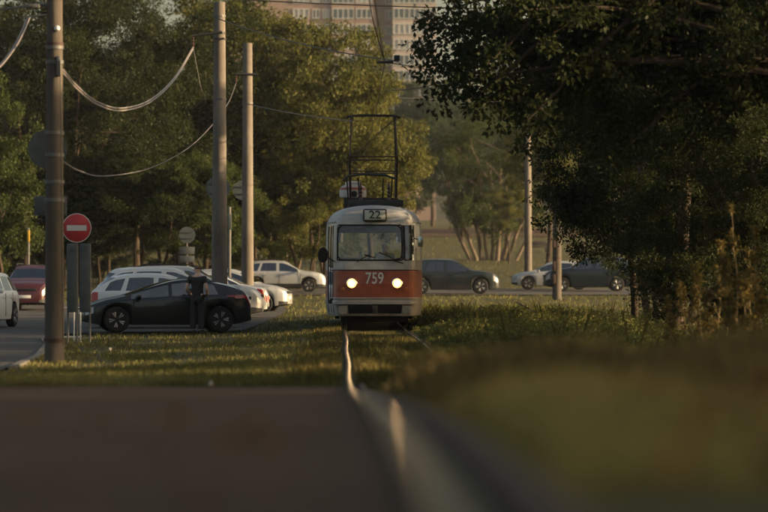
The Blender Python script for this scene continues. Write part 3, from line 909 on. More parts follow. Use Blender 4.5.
# far street lamp with curved arm
g = xg(416.5, 282.0)
root = empty('street_lamp', g); tag(root, 'small far street lamp with a curved arm right of the pantograph', 'street lamp')
mb = MB(); mb.tube([(0, 0, -.3), (0, 0, zat(178, 282)-g.z)], [.13, .09], 8); mb.build('shaft', M_CONC, root)
mb = MB(); mb.tube([Vector(at(x, y, 282))-g for x, y in ((416.5, 179), (421, 175), (425, 168), (426, 161))], [.08, .08, .1, .12], 6); mb.build('arm', M_WHITE, root)
mb = MB(); mb.box(Vector(at(425.5, 161, 282))-g, (.5, .8, .25), bev=.08); mb.build('lamp_head', M_WHITE, root)
# low dark block on the slope
g = xg(537, 232.0)
root = empty('bench', g); tag(root, 'low dark bench on the grass slope right of the plain grey pole', 'bench')
mb = MB(); mb.box((0, 0, .45), (1.7, .5, .10), bev=.02); mb.build('seat', M_DARK, root)
for x in (-.7, .7):
    mb = MB(); mb.box((x, 0, .2), (.12, .45, .42)); mb.build('leg', M_DARK, root)
mb = MB(); mb.box((0, .24, .72), (1.7, .06, .35), bev=.02); mb.build('backrest', M_DARK, root)

# ------------------------------------------------------------------ wires
def sag(a, b, d, n=18):
    a, b = Vector(a), Vector(b)
    return [a.lerp(b, i/n)-Vector((0, 0, d*4*(i/n)*(1-i/n))) for i in range(n+1)]
def spline(pts, n=10):
    pts = [Vector(p) for p in pts]; out = []
    P = [pts[0]*2-pts[1]]+pts+[pts[-1]*2-pts[-2]]
    for i in range(1, len(P)-2):
        for k in range(n):
            t = k/n
            out.append(.5*((2*P[i])+(P[i+1]-P[i-1])*t+(2*P[i-1]-5*P[i]+4*P[i+1]-P[i+2])*t*t+(3*P[i]-3*P[i-1]+P[i+1]*1-0*P[i]-P[i-1]*0+P[i+2]*0)*0))
            out[-1] = .5*((2*P[i])+(P[i+1]-P[i-1])*t+(2*P[i-1]-5*P[i]+4*P[i+1]-P[i+2])*t**2+(-P[i-1]+3*P[i]-3*P[i+1]+P[i+2])*t**3)
    out.append(pts[-1]); return out
def wire(label, pts, r, m=None, cat='wire', name='overhead_wire', n=5):
    mb = MB(); mb.tube(pts, r, n)
    return tag(mb.build(name, m or M_WIRE), label, cat)
def wpx(lst): return [at(x, y, Y) for x, y, Y in lst]
# thick sagging bundle between the first two poles
b0 = spline(wpx([(62, 72, 48), (78, 90, 53), (98, 105, 58), (122, 110.5, 64), (150, 102, 70), (174, 80, 75), (193, 49, 80.2)]))
root = empty('sagging_cable', b0[0]); tag(root, 'thick pale cable bundle sagging between the leftmost and the thickest pole', 'cable')
for dz in (0, .055):
    mb = MB(); mb.tube([p-b0[0]+Vector((0, 0, dz)) for p in b0], .020, 6); mb.build('strand', M_CABLE, root)
wire('lower sagging cable from the leftmost pole to the pale pole with bracket', spline(wpx([(62, 161, 48), (80, 171, 53), (105, 176, 60), (150, 168, 70), (188, 148, 80), (212, 125, 90), (228, 103, 97), (236, 83, 102)])), .014, M_CABLE2, 'cable', 'sagging_cable')
b0 = spline(wpx([(27, 18, 52), (20, 34, 50), (11, 50, 48), (-8, 72, 46), (-40, 90, 44)]))
root = empty('sagging_cable', b0[0]); tag(root, 'pale cable bundle dropping to the left edge beside the leftmost pole', 'cable')
for dx in (0, .05):
    mb = MB(); mb.tube([p-b0[0]+Vector((dx, 0, dx*.4)) for p in b0], .016, 6); mb.build('strand', M_CABLE, root)
mb = MB(); mb.tube([at(26, 17, 52)-b0[0], at(48, 14, 48)-b0[0]], .012, 5); mb.build('tie', M_WIRE, root)
wire('thin guy wire dropping from the bracket of the thickest pole', wpx([(193, 48, 80.2), (200, 85, 80.4), (211, 118, 80.6)]), .012)
wire('span wire from the top of the thickest pole over the tree to the right', sag(at(214, 17, 80.6), at(398, 61, 66), .15), .016)
wire('pale span wire from the pale pole to the pantograph', sag(at(249, 104, 102.5), at(352, 121, 74), .06), .014, M_CABLE2)
cx = track_x(76)-.0
a0 = Vector((track_x(76.3)+.05, 76.3, TRAM.location.z+5.585))
wire('contact wire from the pantograph towards the camera overhead', [a0, at(381, 84, 65), at(384.5, 62, 57.5), at(374.5, 0, 42), at(371, -60, 34)], .011)
wire('contact wire from the pantograph back over the cross street', [a0, Vector((track_x(110)-.1, 110, 5.5)), Vector((track_x(160), 160, 6.3))], .010)
wire('short dark wire dropping to the contact wire in front of the building', [at(366, -20, 50), at(372, 16, 53), at(383, 57, 57)], .010)
wire('dark wire crossing in front of the right side of the apartment block', sag(at(384.5, 62, 57.5), at(460, 78, 80), -.04), .014)
wire('curved dark wire between the overhead junction and the right trees', [at(396, 60, 57), at(420, 80, 60), at(440, 98, 64)], .010)
wire('high wire crossing the top of the picture over the apartment block', sag(at(150, -6, 60), at(520, 9, 62), .05), .014)
wire('grey wire right of the pantograph running to the right trees', sag(at(398, 97.5, 95), at(560, 102, 120), .05), .012, M_WIRE)
wire('dark wire rising from the pantograph to the right', sag(at(386, 90, 66), at(444, 82, 70), .05), .013)
mb = MB(); mb.box(at(385, 62, 57.5), (.34, .06, .05), bev=.01); mb.box(at(397, 58, 57.4), (.12, .05, .12), bev=.01)
tag(mb.build('wire_hanger', M_DARK), 'dark wire hanger where the overhead wires meet above the pantograph', 'hanger')

# ------------------------------------------------------------------ apartment building
M_BRICK = mat('facade_brick', (.32, .225, .19), .9, var=(.26, .18, .15), scale=.6)
M_PANELP = mat('facade_panel', (.44, .365, .335), .9, var=(.36, .30, .27), scale=.5)
M_FRAME = mat('window_white', (.66, .64, .62), .6)
M_PANE = mat('window_pane', (.10, .13, .15), .15, 0, spec=.8)
M_CURT = mat('curtain_pane', (.38, .38, .37), .3)
def build_building():
    Y = 520.0
    root = empty('apartment_building', (0, Y, 11)); tag(root, 'pinkish brick high-rise apartment block far behind the trees', 'building')
    X = lambda px: (px-384)/F*Y
    zt = 64-11
    mb = MB(); mb.box(((X(295)+X(375.5))/2-6, 8, zt/2), (X(375.5)-X(295)+12, 16, zt)); mb.build('left_wing', M_BRICK, root, smooth=False)
    mb = MB(); mb.box(((X(375.5)+X(395))/2, 10.5, zt/2), (X(395)-X(375.5), 15.5, zt)); mb.build('stair_tower', M_BRICK, root, smooth=False)
    mb = MB(); mb.box(((X(395)+X(436))/2, 7.5, zt/2), (X(436)-X(395), 16, zt)); mb.build('right_wing', M_BRICK, root, smooth=False)
    mb = MB(); mb.box((X(335), 8, zt+.4), (34, 17, .8)); mb.build('parapet', M_PANELP, root, smooth=False)
    def window_mesh(w, h, n, curt):
        fr = MB(); t = .11
        fr.box((0, -.08, h/2-t/2), (w, .16, t)); fr.box((0, -.08, -h/2+t/2), (w, .16, t))
        for i in range(n+1): fr.box((-w/2+t/2+(w-t)*i/n, -.08, 0), (t, .15, h-2*t))
        pn = MB(); pn.box((0, -.02, 0), (w-.05, .05, h-.05))
        return fr.mesh('window', M_FRAME, smooth=False), pn.mesh('pane', M_CURT if curt else M_PANE, smooth=False)
    types = {k: window_mesh(*k) for k in [(3.9, 1.9, 4, False), (3.9, 1.9, 4, True), (2.9, 1.8, 3, False), (2.9, 1.8, 3, True), (1.3, 1.7, 2, False), (1.3, 1.7, 2, True), (1.6, 1.5, 2, False)]}
    rng = random.Random(4)
    z0 = zat(29, Y)-11
    pan = MB()
    for k in range(-8, 6):
        z = z0+2.8*k
        for px, key, y in ((301, (2.9, 1.8, 3), 0), (316, (1.3, 1.7, 2), 0), (326, (1.3, 1.7, 2), 0), (343, (3.9, 1.9, 4), -.35), (364, (2.9, 1.8, 3), -.35), (389, (1.3, 1.7, 2), 2.7), (404, (3.9, 1.9, 4), -.85), (425, (3.9, 1.9, 4), -.85)):
            kk = key+(rng.random() < .45,)
            f, p = types[kk]
            w = link('window', f, root); w.location = (X(px), y-.01, z)
            link('pane', p, w)
            if px in (343, 364, 404, 425, 447):
                b = MB(); wd = key[0]+.3
                yy = y+.22; dp = .5
                b.box((0, 0, 0), (wd, dp, .95))
                bo = b.build('balcony', M_PANELP if px > 395 else M_BRICK, root, smooth=False); bo.location = (X(px), yy, z-1.43)
    return root
build_building()

# ------------------------------------------------------------------ trees
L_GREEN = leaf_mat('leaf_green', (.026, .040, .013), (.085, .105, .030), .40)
L_SHADED = leaf_mat('leaf_dark', (.014, .021, .008), (.050, .058, .020), .40)  # darker leaf copy, shade of the tree masses put into the colour
L_SUNLIT = leaf_mat('leaf_warm', (.034, .050, .014), (.19, .178, .050), .42)  # brighter yellow leaf copy, low sunlight put into the colour
L_HAZY = leaf_mat('leaf_cool', (.030, .046, .026), (.075, .10, .048), .35)  # bluish leaf copy, haze of the distance put into the colour

def leaf_cloud(name, cen, rad, per, leaf, m, seed, flat=.7, outward=None):
    """leaf-shaped quads spread through clumps; cen (k,3), rad (k,)"""
    g = np.random.default_rng(seed)
    cen = np.asarray(cen, float); rad = np.asarray(rad, float); k = len(cen)
    n = k*per
    c = np.repeat(cen, per, 0); r = np.repeat(rad, per)
    d = g.normal(size=(n, 3)); d /= np.linalg.norm(d, axis=1, keepdims=True)
    u = g.random(n)**.45
    p = c+d*(r*u)[:, None]*np.array([1, 1, flat])
    # leaf axis: outward from the clump and drooping
    ax = d*.6+g.normal(size=(n, 3))*.55+np.array([0, 0, -.35]); ax /= np.linalg.norm(ax, axis=1, keepdims=True)
    nn = d*.5+g.normal(size=(n, 3))*.6+np.array([0, 0, .5]); s = np.cross(ax, nn); s /= (np.linalg.norm(s, axis=1, keepdims=True)+1e-9)
    nn = np.cross(s, ax)
    ln = leaf*g.uniform(.65, 1.35, n)[:, None]; w = ln*.30
    v0 = p; v1 = p+ax*ln*.45+s*w+nn*w*.3; v2 = p+ax*ln; v3 = p+ax*ln*.45-s*w+nn*w*.3
    V = np.stack([v0, v1, v2, v3], 1).reshape(-1, 3)
    Fq = np.arange(n*4).reshape(-1, 4)
    tint = np.clip(np.repeat(g.random(k), per)*.55+g.random(n)*.45, 0, 1)
    return np_mesh(name, V, Fq, m, 4, attr=np.repeat(tint, 4))

def crown_clumps(seed, rx, ry, rz, n, cr, low=-1.1, inner=.5):
    """clumps gathered on boughs, so that the crown has lit masses and dark gaps"""
    g = np.random.default_rng(seed)
    lobes = g.normal(size=(7, 3)); lobes /= np.linalg.norm(lobes, axis=1, keepdims=True); la = g.uniform(-.22, .30, 7)
    nb = max(12, n//6); C = []; Rr = []
    B = []
    while len(B) < nb:
        d = g.normal(size=3); d /= np.linalg.norm(d)
        if d[2] < low: continue
        s = 1+sum(a*max(0, float(d@q))**2 for a, q in zip(la, lobes))
        u = inner+(1-inner)*g.random()**.5
        if g.random() < .15: u = g.uniform(.15, inner)
        B.append((d*s*u*.92*np.array([rx, ry, rz]), g.uniform(.7, 1.35)))
    while len(C) < n:
        c, k = B[g.integers(nb)]
        d = g.normal(size=3); d /= np.linalg.norm(d)
        C.append(c+d*np.array([1, 1, .62])*k*cr*1.75*g.random()**.45); Rr.append(cr*g.uniform(.5, .95))
    return np.array(C), np.array(Rr)

VAR = {}
def variant(key, m):
    k = (key, m.name)
    if k not in VAR:
        spec = {'round': (21, 4.0, 4.0, 4.4, 400, .68, 130, .14), 'tall': (22, 3.3, 3.3, 5.6, 420, .64, 130, .14), 'wide': (23, 5.0, 4.6, 3.8, 430, .72, 130, .145), 'loose': (24, 3.6, 3.6, 4.4, 280, .62, 120, .14), 'fine': (25, 4.2, 4.2, 5.0, 600, .64, 150, .10)}[key]
        sd, rx, ry, rz, n, cr, per, lf = spec
        C, Rr = crown_clumps(sd, rx, ry, rz, n, cr)
        VAR[k] = (leaf_cloud('crown', C, Rr, per, lf, m, sd), C, (rx, ry, rz))
    return VAR[k]

def limb_pts(a, b, rng, bend=.12, n=6):
    a, b = Vector(a), Vector(b); L = (b-a).length
    off = Vector((rng.uniform(-1, 1), rng.uniform(-1, 1), rng.uniform(.2, 1)))*L*bend
    return [a.lerp(b, t)+off*math.sin(math.pi*t)+Vector((rng.uniform(-1, 1), rng.uniform(-1, 1), 0))*L*.012 for t in [i/n for i in range(n+1)]]

def tree(label, px, Y, cpy, key='round', m=None, sc=1.0, sz=None, trunk_r=.18, trunks=1, bark=None, group=None, lean=0.0, name='tree', seed=0, spread=.5, x=None, cz=None):
    m = m or L_GREEN; bark = bark or M_BARK
    g = xg(px, Y) if x is None else Vector((x, Y, gzf(x, Y)))
    c = (at(px, cpy, Y).z if cz is None else cz)-g.z
    root = empty(name, g); tag(root, label, 'tree', group)
    me, C, rr = variant(key, m)
    rng = random.Random(seed*31+int(Y*7)+int(px))
    cr = link('crown', me, root); cr.location = (lean, 0, c); sz = sz or sc
    rot = rng.uniform(0, 6.28)
    cr.scale = (sc, sc, sz); cr.rotation_euler = (0, 0, rot)
    mb = MB()
    for i in range(trunks):
        b0 = Vector(((i-(trunks-1)/2)*spread+rng.uniform(-.1, .1), rng.uniform(-.4, .4) if trunks > 1 else 0, -.3))
        t1 = Vector((lean+b0.x*2.2+rng.uniform(-.3, .3), b0.y*2, c*.55 if c > 2 else c*.7)); t2 = Vector((lean+b0.x*2.5, b0.y*2.2, c+.3*rr[2]*sz))
        r = trunk_r*rng.uniform(.75, 1.15) if trunks > 1 else trunk_r
        pts = limb_pts(b0, t1, rng, .05)
        mb.tube(pts, [r*(1.25-.5*t/6) if t == 0 else r*(1.0-.3*t/6) for t in range(7)], 9)
        mb.tube(limb_pts(pts[-1], t2, rng, .05), [r*.7*(1-.75*t/6) for t in range(7)], 7)
        for j in range(7 if trunks == 1 else 3):
            q = C[rng.randrange(len(C))]
            e = Vector((q[0]*sc*math.cos(rot)-q[1]*sc*math.sin(rot)+lean, q[0]*sc*math.sin(rot)+q[1]*sc*math.cos(rot), c+q[2]*sz))
            s = Vector(pts[-1]).lerp(t2, rng.uniform(0, .5))
            mb.tube(limb_pts(s, e, rng, .1), [r*.42*(1-.85*t/6) for t in range(7)], 5)
    mb.build('trunk', bark, root)
    return root

# sunlit group left of the tram
tree('broad sunlit tree with yellow-green crown directly left of the tram', 318, 155, 128, 'round', L_SUNLIT, 1.17, 1.36, seed=1, trunks=2, trunk_r=.16)
tree('tallest sunlit tree above the pale pole with bracket', 258, 157, 72, 'tall', L_SUNLIT, 1.34, 1.34, seed=2)
tree('sunlit tree whose crown stands behind the pantograph', 368, 159, 162, 'round', L_SUNLIT, .85, 1.08, seed=3)
tree('low full tree between the pale pole and the silver SUV', 284, 166, 195, 'wide', L_GREEN, .85, .95, seed=4, trunks=3, bark=M_BARK2, trunk_r=.13)
tree('small tree whose low crown shows between pale pole and tram door', 326, 172, 205, 'round', L_SUNLIT, .72, .72, seed=5, trunks=2, trunk_r=.10)
# shaded group on the left
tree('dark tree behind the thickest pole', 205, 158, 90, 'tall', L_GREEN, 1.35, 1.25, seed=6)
tree('large dark tree behind the sagging cable bundle', 138, 142, 95, 'fine', L_SHADED, 1.15, 1.25, seed=7)
tree('dark tree rising behind the no-entry sign', 82, 138, 110, 'fine', L_SHADED, 1.05, 1.3, seed=8)
tree('dark tree filling the space left of the leftmost pole', 24, 150, 80, 'round', L_SHADED, 1.2, 1.35, seed=9)
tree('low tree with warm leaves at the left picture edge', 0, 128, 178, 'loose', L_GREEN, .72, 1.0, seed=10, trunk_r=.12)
tree('low dark tree above the parked white cars', 172, 160, 180, 'wide', L_SHADED, .85, .85, seed=11, trunks=3, bark=M_BARK, trunk_r=.12)
tree('low dark tree between leftmost pole and no-entry sign', 62, 165, 182, 'wide', L_SHADED, .9, 1.0, seed=12, trunks=2, trunk_r=.14)
tree('dark tree between the two concrete poles at mid height', 232, 158, 165, 'round', L_SHADED, .85, .95, seed=13, trunks=2, bark=M_BARK2, trunk_r=.12)
# lower trees that close the gap under the tall crowns
for i, (lb, px, Y, cpy, key, m, sc, sz) in enumerate([('low leafy tree over the roofs of the white crossover and estate', 150, 134, 196, 'round', L_SHADED, .66, .60), ('low leafy tree right behind the no-entry sign board', 104, 136, 196, 'wide', L_SHADED, .56, .66), ('low leafy tree behind the thickest pole and small signs', 206, 134, 198, 'wide', L_GREEN, .52, .62),
        ('low leafy tree behind the pale pole, over the sedan', 262, 155, 205, 'round', L_GREEN, .66, .62), ('low leafy tree left of the tram door', 304, 153.6, 200, 'wide', L_SUNLIT, .60, .72), ('low leafy tree behind the maroon SUV', 34, 160, 205, 'wide', L_SHADED, .72, .72)]):
    tree(lb, px, Y, cpy, key, m, sc, sz, seed=400+i, trunks=2, trunk_r=.09)
# shrubs under the trees
for i, (lb, px, Y, cpy, m, sc, sz) in enumerate([('dark shrub behind the no-entry sign', 92, 176, 236, L_SHADED, .75, .62), ('dark shrub at the left picture edge behind the road', 12, 170, 245, L_SHADED, .8, .6), ('dark shrub right of the yellow-topped post', 48, 182, 240, L_SHADED, .8, .62),
        ('dark shrub behind the small double-plate sign', 172, 178, 238, L_SHADED, .66, .6), ('dark shrub behind the thickest pole foot', 212, 174, 240, L_SHADED, .62, .6), ('shrub behind the foot of the pale pole', 246, 180, 238, L_SHADED, .62, .6), ('green shrub above the silver SUV roof', 284, 186, 235, L_GREEN, .42, .42), ('wide shrub behind the rear of the silver estate', 128, 196, 240, L_SHADED, .55, .5), ('small shrub left of the tram door behind the SUV nose', 330, 190, 232, L_GREEN, .35, .42)]):
    tree(lb, px, Y, cpy, 'loose', m, sc, sz, seed=300+i, trunks=3, trunk_r=.05, name='shrub', spread=.4)['category'] = 'shrub'
# far trees closing the view
far = [('hazy far tree right of the pantograph', 432, 350, 140, 'round', L_HAZY, 1.6, 1.7), ('hazy far tree below the apartment block', 402, 300, 140, 'tall', L_HAZY, 1.4, 1.2), ('hazy far tree above the far road', 470, 345, 135, 'wide', L_HAZY, 1.5, 1.5),
       ('far tree behind the trunk cluster', 520, 300, 130, 'round', L_HAZY, 1.4, 1.7), ('far tree behind the right-hand poles', 590, 290, 150, 'round', L_HAZY, 1.4, 1.7), ('far tree behind the right-hand foliage wall', 660, 300, 130, 'wide', L_GREEN, 1.5, 1.7),
       ('far dark tree behind the yellow-topped post', 10, 240, 150, 'wide', L_SHADED, 1.4, 1.7), ('far dark tree over the bright path', 118, 260, 130, 'round', L_SHADED, 1.5, 1.75), ('far dark tree behind the parked cars', 186, 250, 150, 'round', L_SHADED, 1.3, 1.6), ('far tree behind the silver SUV', 270, 255, 150, 'wide', L_GREEN, 1.3, 1.6), ('far tree left of the tram roof', 330, 270, 160, 'round', L_GREEN, 1.3, 1.6), ('far dark tree behind the leftmost pole', 62, 250, 140, 'round', L_SHADED, 1.4, 1.8)]
for i, (lb, px, Y, cpy, key, m, sc, sz) in enumerate(far):
    tree(lb, px, Y, cpy, key, m, sc, sz, seed=30+i, name='far_tree', trunk_r=.25)
# right of the tram, on the slope
tree('green tree behind the fan of trunks, right of the far street lamp', 462, 262, 160, 'round', L_HAZY, 1.15, 1.35, seed=53)
tree('dark tree with a fan of pale slanting trunks behind the dark SUV', 492, 214, 174, 'fine', L_GREEN, 1.15, 1.15, seed=50, trunks=9, bark=M_BARK2, trunk_r=.17, spread=.38)
tree('tree with sunlit yellow top behind the plain grey pole', 545, 186, 150, 'tall', L_SUNLIT, .85, .85, seed=51)
tree('small sunlit tree beside the plain grey pole', 508, 205, 205, 'loose', L_SUNLIT, .38, .5, seed=52, trunk_r=.08)
# dark wall of trees on the right
tree('dark tree with pale trunks at the end of the lawn on the right', 668, 79, 138, 'fine', L_SHADED, .82, .93, seed=60, trunks=5, bark=M_BARK2, trunk_r=.13, spread=.28)
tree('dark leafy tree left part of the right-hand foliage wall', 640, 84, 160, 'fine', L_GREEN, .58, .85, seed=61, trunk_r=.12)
tree('tall dark tree at the right picture edge', 745, 72, 90, 'fine', L_SHADED, 1.0, 1.15, seed=62)
tree('low dark tree behind the tall weeds at the right edge', 735, 64, 225, 'fine', L_SHADED, .58, .6, seed=63, trunk_r=.09)
tree('dark tree closing the view behind the tall weeds at the right edge', 792, 88, 170, 'fine', L_SHADED, .85, 1.1, seed=65)
tree('high dark tree above the right-hand foliage wall', 670, 68, 20, 'fine', L_SHADED, 1.0, .9, seed=64)

def overhang():
    """big tree standing right of the frame, its limbs reaching over the track"""
    x0, Y = 9.6, 56.0
    g = Vector((x0, Y, gzf(x0, Y)))
    root = empty('overhanging_tree', g); tag(root, 'dark tree whose leafy branches hang over the track from the upper right', 'tree')
    rng = random.Random(5)
    tips = [(430, 46), (462, 66), (505, 72), (535, 70), (470, 16), (525, 10), (560, 40), (420, 30), (436, 62), (452, 84), (474, 98), (498, 90), (520, 94), (446, 10), (482, 34), (510, 50), (536, 96), (455, 50), (560, 110), (590, 60), (545, 30), (620, 30), (500, -10), (450, -30), (530, 120), (600, 120), (640, 80), (700, 60), (690, 140), (740, 30), (655, -20), (580, -30), (485, 64), (570, 80), (620, 150)]
    fork = Vector((0, 0, 4.6)); mb = MB()
    mb.tube(limb_pts((0, 0, -.3), fork, rng, .03), [.30-.02*i for i in range(7)], 10)
    mb.tube(limb_pts(fork, (-1.2, .3, 9.5), rng, .05), [.17-.022*i for i in range(7)], 8)
    C = []; Rr = []
    for k, (px, py) in enumerate(tips):
        Yt = Y+rng.uniform(-3.0, 3.0)
        e = at(px, py, Yt)-g
        s = fork.lerp(Vector((-1.2, .3, 9.5)), rng.uniform(0, .8))
        pts = limb_pts(s, e, rng, .10, 10)
        mb.tube(pts, [.085*(1-.085*i)+.006 for i in range(11)], 6)
        for i in range(3, 11):
            for q in range(3 if i > 5 else 2):
                t = pts[i]+Vector((rng.gauss(0, .34), rng.gauss(0, .5), rng.gauss(-.08, .26)))
                C.append(t); Rr.append(rng.uniform(.20, .44))
    C = np.array([tuple(c) for c in C])
    link('crown', leaf_cloud('crown', C, np.array(Rr), 70, .115, L_SHADED, 77, .75), root)
    mb.build('trunk', M_BARK, root)
overhang()
# unseen trees added outside the frame to shade the foreground
for i, (x, Y) in enumerate([(14.5, 38), (14.0, 18), (14.0, 2), (18, 56), (20, 74), (21, 47), (22, 28), (21, 8), (14.5, 28)]):
    tree('dark tree of the row beside the track, just outside the right picture edge', 0, Y, 0, ('round', 'wide', 'tall')[i % 3], L_SHADED, 1.2, 1.15, seed=80+i, group='trees of the row outside the right edge', x=x, cz=6.6)

# ------------------------------------------------------------------ grass and weeds
G_LAWN = leaf_mat('lawn_blades', (.080, .084, .028), (.205, .180, .064), .3)
G_WEED = leaf_mat('weed_blades', (.050, .055, .018), (.17, .135, .045), .3)
G_FORE = leaf_mat('foreground_blades', (.105, .070, .032), (.33, .27, .095), .35)
def blades(name, label, cat, xy, h, w, m, seed, bend=.35, tri=True):
    g = np.random.default_rng(seed)
    n = len(xy); x, y = xy[:, 0], xy[:, 1]
    z = gz(x, y)
    a = g.uniform(0, 2*np.pi, n); b = g.uniform(0, 2*np.pi, n)
    hh = h*g.uniform(.45, 1.3, n); ww = w*g.uniform(.7, 1.3, n)
    dx, dy = np.cos(a)*ww, np.sin(a)*ww
    lx, ly = np.cos(b)*hh*bend*g.random(n), np.sin(b)*hh*bend*g.random(n)
    base = np.stack([x, y, z], -1)
    V = np.stack([base+np.stack([-dx, -dy, 0*z-.01], -1), base+np.stack([dx, dy, 0*z-.01], -1), base+np.stack([lx*.4+dx*.6, ly*.4+dy*.6, hh*.6], -1), base+np.stack([lx, ly, hh], -1)], 1).reshape(-1, 3)
    me = np_mesh(name, V, np.arange(4*n).reshape(-1, 4), m, 4, attr=np.repeat(np.clip(g.random(n)*.5+.5*(np.sin(x*1.7+y*.23)*.5+.5)*(np.sin(y*.37-x*.5)*.5+.5)*1.9, 0, 1), 4))
    o = link(name, me); tag(o, label, cat, kind='stuff'); return o

def on_road(x, y):
    rr = np.interp(y, *ROAD_R)
    return ((x < rr+.05) & (y > 30) & (y < 126.2)) | ((y > 136.2) & (y < 152.4) & (x > -9.6)) | ((y < 29.0) & (x < .81-.0144*y-.76))
def near_rail(x, y, d=.09):
    c = .81-.0144*y
    return (np.abs(np.abs(x-c)-.735) < d)
def samp(n, y0, y1, seed, p=1.0, wide=.19):
    g = np.random.default_rng(seed)
    t = g.random(n)
    y = 1/((1/y0)+(1/y1-1/y0)*t) if p == 1 else y0+(y1-y0)*t**p
    x = (g.random(n)*2-1)*wide*y
    return np.stack([x, y], -1)
def tram_shadow(x, y): return (np.abs(x-(.81-.0144*y)) < 1.3) & (y > 71.8) & (y < 86.5)

xy = samp(190000, 29.2, 275, 1)
xy = xy[~on_road(xy[:, 0], xy[:, 1]) & ~near_rail(xy[:, 0], xy[:, 1]) & ~((np.abs(xy[:, 0]-(.81-.0144*xy[:, 1])) < 1.2) & (xy[:, 1] > 62) & (xy[:, 1] < 87))]
nz = np.sin(xy[:, 0]*.9+xy[:, 1]*.21)*np.sin(xy[:, 0]*2.3-xy[:, 1]*.13)+.6*np.sin(xy[:, 0]*4.1+xy[:, 1]*.5)
xy = xy[(nz > -.55) | (np.random.default_rng(3).random(len(xy)) < .25)]
sc = np.interp(xy[:, 1], [29, 60, 100, 134, 150, 275], [.06, .07, .09, .12, .10, .2])
blades('lawn', 'short dry grass of the lawn on both sides of the track', 'grass', xy, sc, np.interp(xy[:, 1], [29, 275], [.008, .04]), G_LAWN, 2, .8)
# taller weeds in and right of the track
g_ = np.random.default_rng(5)
n = 60000
y = 48+g_.random(n)**.9*62; c = .81-.0144*y
x = c+.95+np.abs(g_.normal(size=n))*2.6
cl = (np.sin(x*2.1+y*.9)+np.sin(x*3.7-y*1.7)+np.sin(y*.6+x*.8))/3
k = (cl+g_.normal(size=n)*.35 > .05) & (x < 9) & ~on_road(x, y)
x, y, cl = x[k], y[k], cl[k]
hh = 1.15*np.clip(.16+.40*np.clip(cl, 0, 1), 0, .6)*np.clip((110-y)/30, .35, 1)*np.clip((x-(.81-.0144*y)-.75)/.9, .4, 1)
kk = g_.random(len(x)) < .16
blades('weed_stalks', 'thin dry stalks among the weeds right of the track', 'weeds', np.stack([x[kk], y[kk]], -1), hh[kk]*1.2, .005, G_WEED, 6, .35)
kk = g_.random(len(x)) < .26
C = np.stack([x[kk], y[kk], gz(x[kk], y[kk])+hh[kk]*g_.uniform(.25, .8, kk.sum())], -1)
o = link('weeds', leaf_cloud('weeds', C, np.clip(hh[kk]*.5, .06, .24), 24, .06, leaf_mat('weed_foliage', (.06, .078, .024), (.20, .19, .062), .4), 61, .9)); tag(o, 'leafy green weeds growing right of the track beside the tram', 'weeds', kind='stuff')
n = 34000
y = 30+g_.random(n)*42; x = .81-.0144*y+g_.uniform(-.72, .72, n)
k = ~near_rail(x, y, .10)
blades('track_weeds', 'rough weeds growing between the rails in front of the tram', 'weeds', np.stack([x[k], y[k]], -1), (.11+.08*np.sin(y[k]*1.3)*np.sin(x[k]*5+y[k]*.5))*np.interp(y[k], [30, 56, 64, 72], [1, 1, .35, .15]), .008, G_WEED, 7, .6)
n = 9000
y = 31+g_.random(n)*45; x = .81-.0144*y-.85-np.abs(g_.normal(size=n))*.28
blades('rail_side_weeds', 'ragged grass along the left rail', 'weeds', np.stack([x, y], -1), .12, .010, G_WEED, 8, .6)
# foreground weeds, out of focus
n = 85000
y = 4.2+g_.random(n)**1.1*38; xr = .81-.0144*y-.735+.24
x = xr+g_.random(n)*(.24*y+.6)
hm = np.interp(y, [4, 7, 12, 20, 29, 36, 42], [.06, .13, .21, .25, .22, .11, .05])*np.interp((x-xr)/y, [0, .004, .012, .03, .2], [.10, .45, .80, 1.0, 1.05])*(1+.30*np.sin(x*1.7+y*.35)+.18*np.sin(x*4.1-y*.9))
blades('foreground_weeds', 'blurred tall grass in the right foreground beside the rail', 'weeds', np.stack([x, y], -1), hm, np.interp(y, [4, 42], [.004, .0065]), G_FORE, 9, .6)
n = 5000
x = -g_.random(n)*8; y = 28.4+g_.random(n)*1.6
blades('edge_grass', 'tufts of grass along the broken far edge of the pavement', 'grass', np.stack([x, y], -1), .05+.05*np.sin(x*4)*np.sin(x*1.3+2), .006, G_WEED, 19, .6)
# dry fallen leaves on the pavement near the camera
n = 36
y = 3.5+g_.random(n)*4; x = (g_.random(n)*-.16)*y-.04
C = np.stack([x, y, gz(x, y)+.05], -1)
o = link('fallen_leaves', leaf_cloud('fallen_leaves', C, np.full(n, .02), 1, .055, leaf_mat('dry_leaf', (.12, .06, .025), (.24, .12, .05), .2), 31)); tag(o, 'dry brown leaves scattered on the pavement in the foreground', 'leaves', kind='stuff')
n = 160
y = 3.8+g_.random(n)*9; x = .4+g_.random(n)*.13*y
C = np.stack([x, y, gz(x, y)+.10], -1)
o = link('dry_seed_heads', leaf_cloud('dry_seed_heads', C, np.full(n, .05), 2, .05, MATS['dry_leaf'], 32)); tag(o, 'dry brown seed heads among the blurred foreground grass', 'weeds', kind='stuff')

